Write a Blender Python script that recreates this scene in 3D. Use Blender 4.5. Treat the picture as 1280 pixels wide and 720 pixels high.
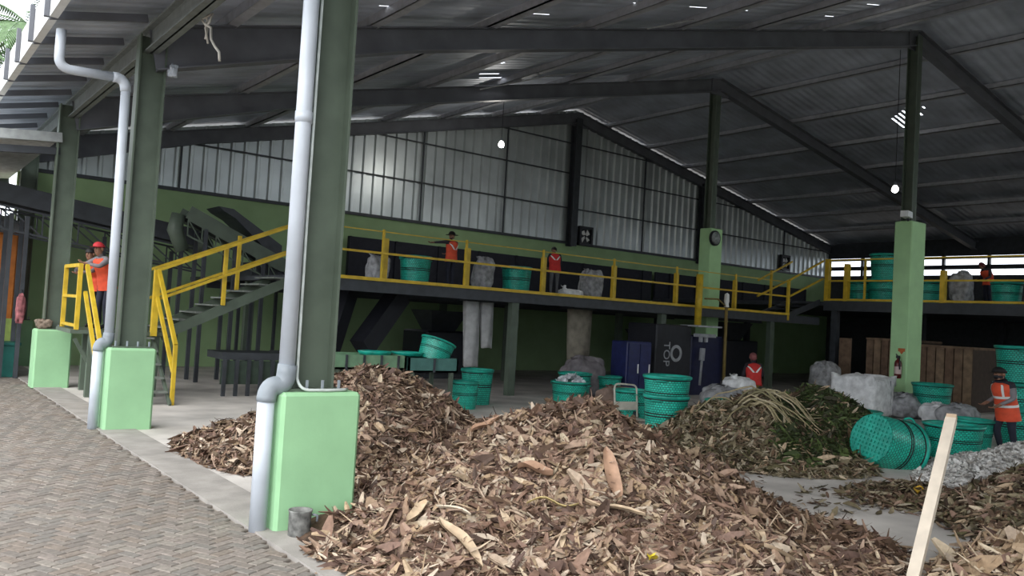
import bpy, math, random
import numpy as np
from mathutils import Vector, Matrix

for o in list(bpy.data.objects): bpy.data.objects.remove(o, do_unlink=True)
SC = bpy.context.scene
COL = SC.collection
S = 1.3            # metres per survey unit: the place is laid out in units, built in metres
rnd = random.Random(7)

# ------------------------------------------------------------------ camera
yaw, pitch, roll = math.radians(37.54), math.radians(2.2), math.radians(3.3)
F = Vector((math.sin(yaw)*math.cos(pitch), math.cos(yaw)*math.cos(pitch), math.sin(pitch)))
R0 = Vector((math.cos(yaw), -math.sin(yaw), 0)); U0 = R0.cross(F)
RR = R0*math.cos(roll) + U0*math.sin(roll); UU = -R0*math.sin(roll) + U0*math.cos(roll)
cam = bpy.data.objects.new('camera', bpy.data.cameras.new('camera')); COL.objects.link(cam)
cam.matrix_world = Matrix(((RR.x, UU.x, -F.x, 0), (RR.y, UU.y, -F.y, 0), (RR.z, UU.z, -F.z, 1.57*S), (0, 0, 0, 1)))
cam.data.sensor_width = 36; cam.data.lens = 36*1037/1280; cam.data.clip_end = 400; cam.data.clip_start = .05
SC.camera = cam

# ------------------------------------------------------------------ light
W = bpy.data.worlds.new('overcast_sky'); SC.world = W; W.use_nodes = True
nt = W.node_tree; bg = nt.nodes['Background']
tc = nt.nodes.new('ShaderNodeTexCoord'); sep = nt.nodes.new('ShaderNodeSeparateXYZ'); rp = nt.nodes.new('ShaderNodeValToRGB')
nt.links.new(tc.outputs['Generated'], sep.inputs[0]); mr = nt.nodes.new('ShaderNodeMapRange'); mr.inputs[1].default_value = -1; nt.links.new(sep.outputs['Z'], mr.inputs[0]); nt.links.new(mr.outputs[0], rp.inputs[0])
rp.color_ramp.elements[0].position = .485; rp.color_ramp.elements[0].color = (.10, .10, .095, 1); e = rp.color_ramp.elements.new(.505); e.color = (.84, .91, 1, 1)
rp.color_ramp.elements[-1].position = .85; rp.color_ramp.elements[-1].color = (.95, .98, 1, 1)
nt.links.new(rp.outputs[0], bg.inputs['Color']); bg.inputs['Strength'].default_value = 2.3
SUN = bpy.data.lights.new('soft_sun', 'SUN'); SUN.energy = 1.8; SUN.angle = math.radians(60); SUN.color = (1, .97, .92)
so = bpy.data.objects.new('soft_sun', SUN); COL.objects.link(so); so.rotation_euler = (math.radians(52), 0, math.radians(-52))
SC.view_settings.view_transform = 'Standard'; SC.view_settings.look = 'None'; SC.view_settings.gamma = 1
SC.view_settings.use_curve_mapping = False; SC.view_settings.exposure = 0.36

# ------------------------------------------------------------------ materials
MATS = {}
def mat(name, col, rough=.6, metal=0., var=.12, scale=6., bump=0., bscale=40., spec=.4, col2=None, emit=0., gen=False):
    if name in MATS: return MATS[name]
    m = bpy.data.materials.new(name); m.use_nodes = True; n = m.node_tree.nodes; l = m.node_tree.links
    b = n['Principled BSDF']; b.inputs['Roughness'].default_value = rough; b.inputs['Metallic'].default_value = metal
    b.inputs['Specular IOR Level'].default_value = spec
    t = n.new('ShaderNodeTexCoord'); no = n.new('ShaderNodeTexNoise'); no.inputs['Scale'].default_value = scale; no.inputs['Detail'].default_value = 6
    l.new(t.outputs['Object'], no.inputs['Vector'])
    r = n.new('ShaderNodeValToRGB'); c2 = col2 or tuple(c*(1-2*var) for c in col)
    r.color_ramp.elements[0].position = .3; r.color_ramp.elements[1].position = .7
    r.color_ramp.elements[0].color = (*c2, 1); r.color_ramp.elements[1].color = (*[min(1, c*(1+var)) for c in col], 1)
    l.new(no.outputs['Fac'], r.inputs[0]); l.new(r.outputs[0], b.inputs['Base Color'])
    if bump:
        nb = n.new('ShaderNodeTexNoise'); nb.inputs['Scale'].default_value = bscale; nb.inputs['Detail'].default_value = 8
        l.new(t.outputs['Object'], nb.inputs['Vector'])
        bp = n.new('ShaderNodeBump'); bp.inputs['Strength'].default_value = bump; bp.inputs['Distance'].default_value = .02
        l.new(nb.outputs['Fac'], bp.inputs['Height']); l.new(bp.outputs[0], b.inputs['Normal'])
    if emit:
        b.inputs['Emission Color'].default_value = (*col, 1); b.inputs['Emission Strength'].default_value = emit
    MATS[name] = m
    return m
def island_mat(name, cols, rough=.7, spec=.3, trans=.0):
    m = bpy.data.materials.new(name); m.use_nodes = True; n = m.node_tree.nodes; l = m.node_tree.links
    b = n['Principled BSDF']; b.inputs['Roughness'].default_value = rough; b.inputs['Specular IOR Level'].default_value = spec
    g = n.new('ShaderNodeNewGeometry'); r = n.new('ShaderNodeValToRGB'); r.color_ramp.interpolation = 'CONSTANT'
    e = r.color_ramp.elements
    while len(e) < len(cols): e.new(.5)
    for i, c in enumerate(cols): e[i].position = i/len(cols)
    for i, c in enumerate(cols): e[i].color = (*c, 1)
    l.new(g.outputs['Random Per Island'], r.inputs[0])
    t = n.new('ShaderNodeTexCoord'); no = n.new('ShaderNodeTexNoise'); no.inputs['Scale'].default_value = 25; no.inputs['Detail'].default_value = 5
    l.new(t.outputs['Object'], no.inputs['Vector'])
    mx = n.new('ShaderNodeMix'); mx.data_type = 'RGBA'; mx.blend_type = 'MULTIPLY'; mx.inputs[0].default_value = .55
    l.new(r.outputs[0], mx.inputs[6]); l.new(no.outputs['Color'], mx.inputs[7])
    hs = n.new('ShaderNodeMapRange'); hs.inputs[1].default_value = .3; hs.inputs[2].default_value = .7; hs.inputs[3].default_value = .45; hs.inputs[4].default_value = 1.15
    l.new(no.outputs['Fac'], hs.inputs[0]); l.new(hs.outputs[0], mx.inputs[7])
    l.new(mx.outputs[2], b.inputs['Base Color'])
    MATS[name] = m
    return m
def weave_mat(name, a, bcol):
    m = bpy.data.materials.new(name); m.use_nodes = True; n = m.node_tree.nodes; l = m.node_tree.links
    b = n['Principled BSDF']; b.inputs['Roughness'].default_value = .38; b.inputs['Specular IOR Level'].default_value = .5
    t = n.new('ShaderNodeTexCoord'); mp = n.new('ShaderNodeMapping'); mp.inputs['Scale'].default_value = (46, 14, 1)
    l.new(t.outputs['UV'], mp.inputs['Vector'])
    ck = n.new('ShaderNodeTexBrick'); ck.inputs['Scale'].default_value = 1; ck.inputs['Mortar Size'].default_value = .09
    ck.inputs['Brick Width'].default_value = 1.; ck.inputs['Row Height'].default_value = .8
    ck.inputs['Color1'].default_value = (*a, 1); ck.inputs['Color2'].default_value = (*[min(1, c*1.35+.01) for c in a], 1); ck.inputs['Mortar'].default_value = (*bcol, 1)
    l.new(mp.outputs[0], ck.inputs['Vector'])
    no = n.new('ShaderNodeTexNoise'); no.inputs['Scale'].default_value = 5; l.new(t.outputs['Object'], no.inputs['Vector'])
    mx = n.new('ShaderNodeMix'); mx.data_type = 'RGBA'; mx.blend_type = 'MULTIPLY'; mx.inputs[0].default_value = .5
    l.new(ck.outputs['Color'], mx.inputs[6]); l.new(no.outputs['Fac'], mx.inputs[7]); l.new(mx.outputs[2], b.inputs['Base Color'])
    bp = n.new('ShaderNodeBump'); bp.inputs['Strength'].default_value = .6; bp.inputs['Distance'].default_value = .015; bp.invert = True
    l.new(ck.outputs['Fac'], bp.inputs['Height']); l.new(bp.outputs[0], b.inputs['Normal'])
    MATS[name] = m
    return m
M_PL = mat('pale_green_plaster', (.29, .52, .29), .75, var=.05, scale=2.5, bump=.08, bscale=25)
M_ST = mat('dark_green_steel', (.095, .122, .092), .5, var=.10, scale=3)
M_DK = mat('dark_grey_steel', (.045, .05, .058), .5, var=.15, scale=4)
M_PVC = mat('white_pvc', (.52, .56, .62), .35, var=.06, scale=3)
M_PVG = mat('grey_pvc', (.25, .28, .31), .45, var=.1, scale=5)
M_YE = mat('yellow_paint', (.62, .42, .03), .45, var=.12, scale=5)
M_CON = mat('concrete', (.60, .56, .52), .85, var=.14, scale=1.3, bump=.15, bscale=30)
M_KERB = mat('kerb_concrete', (.33, .305, .28), .85, var=.12, scale=3, bump=.2, bscale=40)
M_WALL = mat('green_wall_paint', (.30, .43, .22), .8, var=.06, scale=1.5)
M_CLAD = mat('zinc_cladding', (.54, .58, .58), .36, .55, var=.12, scale=.7)
M_ROOF = mat('zinc_roof_underside', (.53, .57, .66), .45, .25, var=.15, scale=.9)
M_FASC = mat('white_sheet', (.8, .82, .82), .5, var=.05)
M_TEAL = mat('teal_plastic', (.015, .36, .27), .35, var=.2, scale=6)
M_WEAVE = weave_mat('teal_weave', (.02, .55, .40), (.004, .10, .08))
M_BAND = mat('black_band', (.012, .016, .016), .5)
M_WHITE = mat('white_bag', (.78, .78, .78), .7, var=.14, scale=7, bump=.3, bscale=12)
M_GREYBAG = mat('grey_bag', (.36, .36, .37), .75, var=.25, scale=7, bump=.35, bscale=12)
M_CLOTH = mat('chute_cloth', (.42, .42, .42), .85, var=.12, scale=5, bump=.2, bscale=20)
M_CLOTH2 = mat('stained_chute_cloth', (.27, .24, .19), .85, var=.2, scale=4, bump=.2, bscale=20)
M_WOOD = mat('rough_wood', (.20, .13, .08), .8, var=.2, scale=6)
M_NAVY = mat('navy_paint', (.018, .024, .10), .4, var=.15)
M_BLACKISH = mat('machine_black', (.018, .019, .025), .5)
M_ORANGE = mat('orange_vest', (.75, .09, .035), .7, var=.1, scale=8)
M_RED = mat('red_vest', (.62, .035, .03), .7, var=.1, scale=8)
M_REFL = mat('reflective_strip', (.75, .75, .72), .35, var=.03)
M_SKIN = mat('skin', (.26, .13, .08), .6, var=.08)
M_SHIRT = mat('dark_shirt', (.035, .03, .04), .85)
M_GREYSH = mat('grey_sleeve', (.22, .2, .21), .85)
M_TROU = mat('navy_trousers', (.025, .028, .045), .85)
M_GTROU = mat('grey_trousers', (.12, .12, .13), .85)
M_BOOT = mat('black_boot', (.015, .015, .015), .5)
M_HAIR = mat('black_hair', (.01, .009, .009), .6)

# ------------------------------------------------------------------ mesh helpers (units; build() converts to metres)
class MB:
    def __init__(s): s.v = []; s.f = []; s.mi = []; s.cur = 0; s.uv = {}
    def add(s, vs, fs):
        o = len(s.v); s.v += [tuple(v) for v in vs]
        for f in fs: s.f.append(tuple(i+o for i in f)); s.mi.append(s.cur)
        return s
    def box(s, c, d, rz=0, rot=None):
        m = rot or Matrix.Rotation(rz, 3, 'Z'); c = Vector(c)
        vs = [c + m @ Vector((x*d[0]/2, y*d[1]/2, z*d[2]/2)) for x in (-1, 1) for y in (-1, 1) for z in (-1, 1)]
        return s.add(vs, [(0, 1, 3, 2), (4, 6, 7, 5), (0, 4, 5, 1), (2, 3, 7, 6), (0, 2, 6, 4), (1, 5, 7, 3)])
    def bbox(s, x0, x1, y0, y1, z0, z1): return s.box(((x0+x1)/2, (y0+y1)/2, (z0+z1)/2), (x1-x0, y1-y0, z1-z0))
    def cbox(s, x0, x1, y0, y1, z0, z1, b):
        # box with chamfered vertical and top edges
        def ring(i, z): return [(x0+i+b*(k in (0,)), 0, 0) for k in ()] or [(x0+b, y0+i, z), (x1-b, y0+i, z), (x1-i, y0+b, z), (x1-i, y1-b, z), (x1-b, y1-i, z), (x0+b, y1-i, z), (x0+i, y1-b, z), (x0+i, y0+b, z)]
        rs = ring(0, z0) + ring(0, z1-b) + [(min(max(x, x0+b), x1-b), min(max(y, y0+b), y1-b), z1) for x, y, _ in ring(0, z1)]
        f = [tuple(range(7, -1, -1)), tuple(range(16, 24))]
        for r in range(2):
            for k in range(8): f.append((r*8+k, r*8+(k+1) % 8, r*8+8+(k+1) % 8, r*8+8+k))
        return s.add(rs, f)
    def frame(s, p, q, up=(0, 0, 1)):
        p, q = Vector(p), Vector(q); d = (q-p); L = d.length; d.normalize(); up = Vector(up)
        if abs(d.dot(up)) > .98: up = Vector((0, 1, 0))
        a = d.cross(up).normalized(); b = a.cross(d).normalized()
        return p, q, d, a, b, L
    def bar(s, p, q, w, h, up=(0, 0, 1)):
        p, q, d, a, b, L = s.frame(p, q, up)
        vs = [e + a*(w/2*i) + b*(h/2*j) for e in (p, q) for i, j in ((-1, -1), (1, -1), (1, 1), (-1, 1))]
        return s.add(vs, [(0, 1, 2, 3), (7, 6, 5, 4), (0, 4, 5, 1), (1, 5, 6, 2), (2, 6, 7, 3), (3, 7, 4, 0)])
    def ibeam(s, p, q, d0, d1, w, t=.02, up=(0, 0, 1)):
        # top edge follows p-q, depth d0 at p and d1 at q
        p, q, d, a, b, L = s.frame(p, q, up)
        s.bar(p-b*t/2, q-b*t/2, w, t, up); s.bar(p-b*(d0-t/2), q-b*(d1-t/2), w, t, up)
        vs = [p+a*t/2, p-a*t/2, p-a*t/2-b*d0, p+a*t/2-b*d0, q+a*t/2, q-a*t/2, q-a*t/2-b*d1, q+a*t/2-b*d1]
        return s.add(vs, [(0, 1, 2, 3), (7, 6, 5, 4), (0, 4, 5, 1), (1, 5, 6, 2), (2, 6, 7, 3), (3, 7, 4, 0)])
    def tube(s, pts, r, n=10, caps=True):
        pts = [Vector(p) for p in pts]; rs = r if isinstance(r, (list, tuple)) else [r]*len(pts)
        o = len(s.v); a = None; N = len(pts)
        for i, p in enumerate(pts):
            d = (pts[min(i+1, N-1)]-pts[max(i-1, 0)]).normalized()
            if a is None:
                a = d.cross(Vector((0, 0, 1)) if abs(d.z) < .9 else Vector((0, 1, 0))).normalized()
            else: a = (a - d*a.dot(d)).normalized()
            b = d.cross(a)
            for k in range(n):
                t = 2*math.pi*k/n; s.v.append(tuple(p + (a*math.cos(t)+b*math.sin(t))*rs[i]))
        for i in range(N-1):
            for k in range(n):
                s.f.append((o+i*n+k, o+i*n+(k+1) % n, o+(i+1)*n+(k+1) % n, o+(i+1)*n+k)); s.mi.append(s.cur)
        if caps:
            s.f.append(tuple(o+k for k in range(n-1, -1, -1))); s.mi.append(s.cur)
            s.f.append(tuple(o+(N-1)*n+k for k in range(n))); s.mi.append(s.cur)
        return s
    def lathe(s, prof, n=32, c=(0, 0, 0), uv=False, wob=0):
        o = len(s.v); N = len(prof)
        for r, z in prof:
            for k in range(n):
                t = 2*math.pi*k/n; w = 1+wob*math.sin(3*t+z*9)
                s.v.append((c[0]+r*w*math.cos(t), c[1]+r*w*math.sin(t), c[2]+z))
        for i in range(N-1):
            for k in range(n):
                if uv: s.uv[len(s.f)] = [(k/n, i/(N-1)), ((k+1)/n, i/(N-1)), ((k+1)/n, (i+1)/(N-1)), (k/n, (i+1)/(N-1))]
                s.f.append((o+i*n+k, o+i*n+(k+1) % n, o+(i+1)*n+(k+1) % n, o+(i+1)*n+k)); s.mi.append(s.cur)
        return s
    def loft(s, rings, caps=True):
        o = len(s.v); n = len(rings[0])
        for r in rings: s.v += [tuple(p) for p in r]
        for i in range(len(rings)-1):
            for k in range(n): s.f.append((o+i*n+k, o+i*n+(k+1) % n, o+(i+1)*n+(k+1) % n, o+(i+1)*n+k)); s.mi.append(s.cur)
        if caps:
            s.f.append(tuple(o+k for k in range(n-1, -1, -1))); s.mi.append(s.cur)
            e = o+(len(rings)-1)*n; s.f.append(tuple(e+k for k in range(n))); s.mi.append(s.cur)
        return s
    def build(s, name, m, parent=None, smooth=False, sc=None):
        sc = S if sc is None else sc
        base = Vector((0, 0, 0))
        p = parent
        while p is not None: base += p.location; p = p.parent
        me = bpy.data.meshes.new(name)
        me.from_pydata([tuple(Vector(v)*sc - base) for v in s.v], [], s.f)
        for mm in (m if isinstance(m, (list, tuple)) else [m]): me.materials.append(mm)
        if isinstance(m, (list, tuple)): me.polygons.foreach_set('material_index', s.mi)
        if s.uv:
            ul = me.uv_layers.new(name='UVMap')
            for fi, uvs in s.uv.items():
                for li, u in zip(me.polygons[fi].loop_indices, uvs): ul.data[li].uv = u
        if smooth: me.polygons.foreach_set('use_smooth', [True]*len(me.polygons))
        me.update()
        o = bpy.data.objects.new(name, me); COL.objects.link(o)
        if parent is not None: o.parent = parent
        return o
def tag(o, label=None, cat=None, group=None, kind=None):
    if label: o['label'] = label
    if cat: o['category'] = cat
    if group: o['group'] = group
    if kind: o['kind'] = kind
    return o
def thing(name, label, cat, loc=(0, 0, 0), group=None):
    o = bpy.data.objects.new(name, None); COL.objects.link(o); o.empty_display_size = .2
    o.location = Vector(loc)*S
    return tag(o, label, cat, group)
def struct(name, mb, m, smooth=False):
    o = mb.build(name, m, None, smooth); o['kind'] = 'structure'; return o
def copy_tree(o, parent=None):
    c = o.copy(); COL.objects.link(c); c.parent = parent
    for ch in list(o.children): copy_tree(ch, c)
    return c
# ================================================================== SETTING
RX, RZ = 18.2, 8.72                         # ridge
def zL(x): return RZ-.233*(RX-x)
def zR(x): return RZ-.193*(x-RX)
def zroof(x): return zL(x) if x < RX else zR(x)
XE, XW = 1.45, 33.5                        # gutter line, right wall
YB, YF = 20.6, -8.0                         # gable wall, front edge of roof
FR = [(5.6, 3.6), (10.78, 9.25), (15.8, 14.75), (20.55, 20.55)]   # roof frames: y at the eave column, y at the ridge

b = MB(); b.bbox(2.55, 34, -8.3, YB+.3, -.2, 0); struct('floor', b, M_CON)
b = MB(); b.bbox(2.2, 2.6, -8.3, 30, -.2, .012); struct('trim_1', b, M_KERB)
# paved yard: herringbone pavers on a bed
b = MB(); b.bbox(-60, 90, -50, 90, -.35, -.21); b.bbox(-40, 2.2, -30, 60, -.21, -.02); struct('ground', b, mat('paver_joint', (.24, .21, .18), .9, var=.2, scale=8))
b = MB(); b.bbox(2.6, XW+.2, YF-.3, YF-.1, 0, 5); struct('wall_front', b, M_WALL)
pv = MB(); w = .076; ca, sa = math.cos(math.radians(28)), math.sin(math.radians(28))
def pav(x0, x1, y0, y1, dz):
    g, c = .002, .005
    P = [(x0+g, y0+g), (x1-g, y0+g), (x1-g, y1-g), (x0+g, y1-g)]; Q = [(x0+g+c, y0+g+c), (x1-g-c, y0+g+c), (x1-g-c, y1-g-c), (x0+g+c, y1-g-c)]
    tr = lambda p, z: (p[0]*ca-p[1]*sa, p[0]*sa+p[1]*ca, z)
    vs = [tr(p, -.02) for p in P]+[tr(p, dz-.007) for p in P]+[tr(p, dz) for p in Q]
    pv.add(vs, [(8, 9, 10, 11)]+[(4+k, 4+(k+1) % 4, 8+(k+1) % 4, 8+k) for k in range(4)]+[(k, (k+1) % 4, 4+(k+1) % 4, 4+k) for k in range(4)])
for i in range(-120, 330):
    for j in range(-160, 330):
        cx, cy = (i+.5)*w, (j+.5)*w; X, Y = cx*ca-cy*sa, cx*sa+cy*ca
        if not (-3.2 < X < 2.16 and 2.0 < Y < 21): continue
        if X < (Y-9)*.33-1.4 - (.8 if Y < 9 else 0): continue
        k = (i-j) % 4; dz = rnd.uniform(-.003, .002)+.008*math.sin(X*2.1+Y*.9)*math.sin(Y*1.3)*.5
        if k == 0: pav(i*w, (i+2)*w, j*w, (j+1)*w, dz)
        elif k == 2: pav(i*w, (i+1)*w, (j-1)*w, (j+1)*w, dz)
M_PAV = island_mat('paver', [(.215, .185, .16), (.24, .205, .18), (.19, .165, .145), (.255, .225, .195), (.205, .185, .165), (.22, .182, .152)], .8)
struct('ground_3', pv, M_PAV)
# back wall, with two vent openings
b = MB(); V = [(9.85, 10.75, 2.0, 2.42), (11.15, 12.15, 2.0, 2.42)]
b.bbox(2.3, V[0][0], YB, YB+.2, 0, 4.25); b.bbox(V[0][1], V[1][0], YB, YB+.2, 0, 4.25); b.bbox(V[1][1], XW, YB, YB+.2, 0, 4.25)
for x0, x1, z0, z1 in V: b.bbox(x0, x1, YB, YB+.2, 0, z0); b.bbox(x0, x1, YB, YB+.2, z1, 4.25)
wb = struct('wall_back', b, M_WALL)
for i, (x0, x1, z0, z1) in enumerate(V):
    b = MB(); t = .05
    b.bbox(x0, x1, YB+.05, YB+.12, z0, z0+t); b.bbox(x0, x1, YB+.05, YB+.12, z1-t, z1)
    for k in range(4): x = x0+(x1-x0-t)*k/3; b.bbox(x, x+t, YB+.05, YB+.12, z0, z1)
    struct('window_%d' % (i+1), b, M_DK)
# gable cladding of ribbed sheet, under the rafters
def ribbed(x0, x1, zlo, zhi, y, pitch, h):
    b = MB(); x = x0; k = 0; pts = []
    while x < x1:
        pts += [(x, 0), (x+pitch*.62, 0), (x+pitch*.72, h), (x+pitch*.9, h)]; x += pitch
    pts.append((x, 0))
    for (xa, ya), (xb, yb) in zip(pts, pts[1:]):
        b.add([(xa, y-ya, zlo), (xb, y-yb, zlo), (xb, y-yb, zhi(xb)), (xa, y-ya, zhi(xa))], [(0, 1, 2, 3)])
    return b
wg = struct('wall_gable', ribbed(2.3, XW, 4.2, lambda x: zroof(x)-.05, YB+.06, .33, .06), M_CLAD)
b = MB(); b.bbox(2.3, XW, YB-.06, YB+.02, 4.18, 4.26)
for z in (5.35, 6.5, 7.5):
    xa = max(2.5, RX-(RZ-z-.3)/.233); xb = min(XW, RX+(RZ-z-.3)/.193); b.bbox(xa, xb, YB-.03, YB+.0, z, z+.04)
for x in (5.6, 9.0, 12.3, 15.3, 21.5, 30): b.bbox(x, x+.04, YB-.04, YB+.0, 4.2, zroof(x)-.4)
b.build('girt', M_DK, wg)
for x in (18.05, 24.6):
    b = MB(); b.ibeam((x, YB-.02, 4.1), (x, YB-.02, zroof(x)-.35), .26, .26, .26, up=(0, 1, 0)); b.build('gable_post', M_DK, wg)
# right wall with two open slits under the eave
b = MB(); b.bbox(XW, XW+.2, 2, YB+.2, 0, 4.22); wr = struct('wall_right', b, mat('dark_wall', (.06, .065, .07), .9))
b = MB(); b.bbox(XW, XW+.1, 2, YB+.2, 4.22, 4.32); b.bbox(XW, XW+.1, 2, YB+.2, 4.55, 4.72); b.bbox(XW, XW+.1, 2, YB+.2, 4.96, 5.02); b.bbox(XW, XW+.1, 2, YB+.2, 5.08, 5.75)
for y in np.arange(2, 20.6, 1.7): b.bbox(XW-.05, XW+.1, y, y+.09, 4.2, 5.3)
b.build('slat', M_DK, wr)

# roof: two slopes of ribbed zinc sheet, with open gaps at laps and holes
def roof_slope(name, xa, xb, zf, slits, sgn):
    xs = set(np.round(np.linspace(xa, xb, 40), 3)); ys = set(np.round(np.arange(YF, YB+.75, .33), 3))
    for (x0, x1, y0, y1) in slits: xs |= {round(x0, 3), round(x1, 3)}; ys |= {round(y0, 3), round(y1, 3)}
    xs = np.array(sorted(xs)); ys = np.array(sorted(ys))
    hole = np.zeros((len(xs), len(ys)), bool)
    for (x0, x1, y0, y1) in slits:
        i0, i1 = np.searchsorted(xs, x0-1e-4), np.searchsorted(xs, x1-1e-4); j0, j1 = np.searchsorted(ys, y0-1e-4), np.searchsorted(ys, y1-1e-4)
        hole[i0:i1, j0:j1] = True
    b = MB(); X, Y = np.meshgrid(xs, ys, indexing='ij')
    Z = np.vectorize(zf)(X)
    b.v = [tuple(p) for p in np.stack([X, Y, Z], -1).reshape(-1, 3)]
    n = len(ys)
    for i in range(len(xs)-1):
        for j in range(n-1):
            if not hole[i, j]: b.f.append((i*n+j, (i+1)*n+j, (i+1)*n+j+1, i*n+j+1)); b.mi.append(0)
    o = struct(name, b, M_ROOFS)
    return o
def roof_mat():
    m = M_ROOF.copy(); n = m.node_tree.nodes; l = m.node_tree.links
    t = n.new('ShaderNodeTexCoord'); wv = n.new('ShaderNodeTexWave'); wv.bands_direction = 'Y'; wv.inputs['Scale'].default_value = 1.05; wv.wave_profile = 'SIN'
    l.new(t.outputs['Object'], wv.inputs['Vector'])
    bp = n.new('ShaderNodeBump'); bp.inputs['Strength'].default_value = .5; bp.inputs['Distance'].default_value = .04
    l.new(wv.outputs['Fac'], bp.inputs['Height']); l.new(bp.outputs[0], n['Principled BSDF'].inputs['Normal'])
    return m
M_ROOFS = roof_mat()
sl = []
r2 = random.Random(3)
for j, y in enumerate(np.arange(5.6, 12.2, .86)):
    for i, x in enumerate(np.arange(5.0, 17.5, 1.3)):
        if r2.random() < (.9 if y < 9.9 else .4): sl.append((x+.1, x+.1+r2.uniform(.2, .42), y, y+.022))
sl += [(10.3, 10.9, 15.0, 15.06), (10.0, 10.5, 14.55, 14.62), (9.3, 9.8, 13.4, 13.5), (9.5, 9.7, 13.0, 13.06), (8.15, 8.3, 11.6, 11.68)]
roof_slope('ceiling', XE+.02, RX, zL, sl, 1)
sr = [(21.9+.12*k, 22.6+.12*k, 11.25+.16*k, 11.25+.06+.16*k) for k in range(6)] + [(21.5+.3*k, 21.62+.3*k, 11.0, 11.05) for k in range(3)]
roof_slope('ceiling_2', RX, XW+1.8, zR, sr, -1)  # sheet lengthened past the right wall, unseen, to cut light through the slits

M_RAF = mat('grey_rafter_steel', (.13, .135, .155), .5, var=.12, scale=2)
# rafters, purlins, eave beam
for k, (yl, yr) in enumerate(FR):
    t = thing('roof_frame', ['dark steel rafter pair springing from the nearest green column', 'dark steel rafter pair springing from the second green column, behind the hanging rope',
        'dark steel rafter pair springing from the third green column', 'dark steel rafter pair along the top of the corrugated gable wall'][k], 'rafter', (2.5, yl, 4.2), 'roof frames')
    b = MB(); p, q = Vector((2.45, yl, zL(2.45)-.15)), Vector((RX, yr, RZ-.15))
    m = p.lerp(q, .22); b.ibeam(p, m, .55, .34, .2); b.ibeam(m, q, .34, .34, .2); b.build('rafter', M_RAF, t)
    b = MB(); p, q = Vector((RX, yr, RZ-.15)), Vector((XW, yr-.3 if k < 3 else yr, zR(XW)-.15)); b.ibeam(p, q, .34, .34, .2); b.build('rafter', M_RAF, t)
    b = MB(); b.bbox(RX-.35, RX+.35, yr-.02, yr+.02, RZ-.62, RZ-.2); b.build('ridge_plate', M_RAF, t)
M_PUR = mat('zinc_purlin', (.45, .46, .50), .5, .3, var=.1)
def purlin(x, lab, g):
    b = MB(); z = zroof(x); b.bbox(x-.07, x+.07, YF, YB+.5, z-.155, z-.135); b.bbox(x-.07, x-.05, YF, YB+.5, z-.155, z-.02)
    tag(b.build('roof_purlin', M_PUR), lab, 'purlin', g)
for x in np.arange(3.4, 18, 1.9): purlin(x, 'thin dark steel purlin running lengthwise under the left roof slope', 'purlins of the left slope')
for x in np.arange(19.5, 33.4, 2.0): purlin(x, 'thin dark steel purlin running lengthwise under the right roof slope', 'purlins of the right slope')
b = MB(); b.ibeam((2.5, YF, 4.88), (2.5, YB, 4.88), .3, .3, .16); tag(b.build('eave_beam', mat('grey_green_steel', (.17, .19, .185), .5)), 'steel eave beam joining the tops of the green columns', 'beam')
# overhang ribs, each with its gutter bracket
for y in np.arange(2.1, 20.4, 1.22):
    t = thing('eave_bracket', 'dark steel eave rib with upright gutter bracket at the roof edge', 'bracket', (1.42, y, 4.6), 'eave brackets')
    b = MB(); b.bar((1.36, y, zL(1.36)-.09), (2.4, y, zL(2.4)-.09), .05, .09); b.build('rib', M_RAF, t)
    b = MB(); b.bbox(1.31, 1.36, y-.03, y+.03, zL(1.4)-.12, zL(1.4)+.34); b.build('upright', M_RAF, t)
t = thing('roof_gutter', 'white sheet gutter and fascia along the roof edge at left', 'gutter', (1.3, 10, 4.6))
b = MB(); b.bbox(1.365, 1.385, YF, YB+.5, zL(1.4)-.1, zL(1.4)+.3); b.build('fascia', M_FASC, t)
b = MB(); b.bbox(1.365, 1.45, YF, YB+.5, zL(1.4)-.12, zL(1.4)-.10); b.build('gutter_floor', M_FASC, t)
# lower canopy beyond the third column, reaching out over the yard
t = thing('side_canopy', 'pale corrugated canopy sloping out over the yard beyond the third column', 'canopy', (0, 18, 4))
b = MB()
for i in range(40):
    y0 = 15.9+i*.16; z0 = 4.02
    b.add([(2.3, y0, z0+.12), (2.3, y0+.08, z0+.15), (-2.5, y0+.08, z0-.37), (-2.5, y0, z0-.4)], [(0, 1, 2, 3)])
    b.add([(2.3, y0+.08, z0+.15), (2.3, y0+.16, z0+.12), (-2.5, y0+.16, z0-.4), (-2.5, y0+.08, z0-.37)], [(0, 1, 2, 3)])
b.build('roof_sheet', mat('pale_sheet', (.5, .52, .52), .5), t)
b = MB(); b.bar((2.35, 15.75, 4.2), (-2.5, 15.75, 3.75), .1, .16); b.build('edge_beam', mat('light_grey_steel', (.33, .35, .35), .5), t)
b = MB(); b.bar((2.35, 15.85, 3.98), (-2.5, 15.85, 3.5), .1, .12); b.build('rail_beam', M_DK, t)
b = MB(); b.bar((2.3, 22.2, 4.1), (-2.5, 22.2, 3.6), .1, .16); b.build('edge_beam', M_DK, t)

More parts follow.
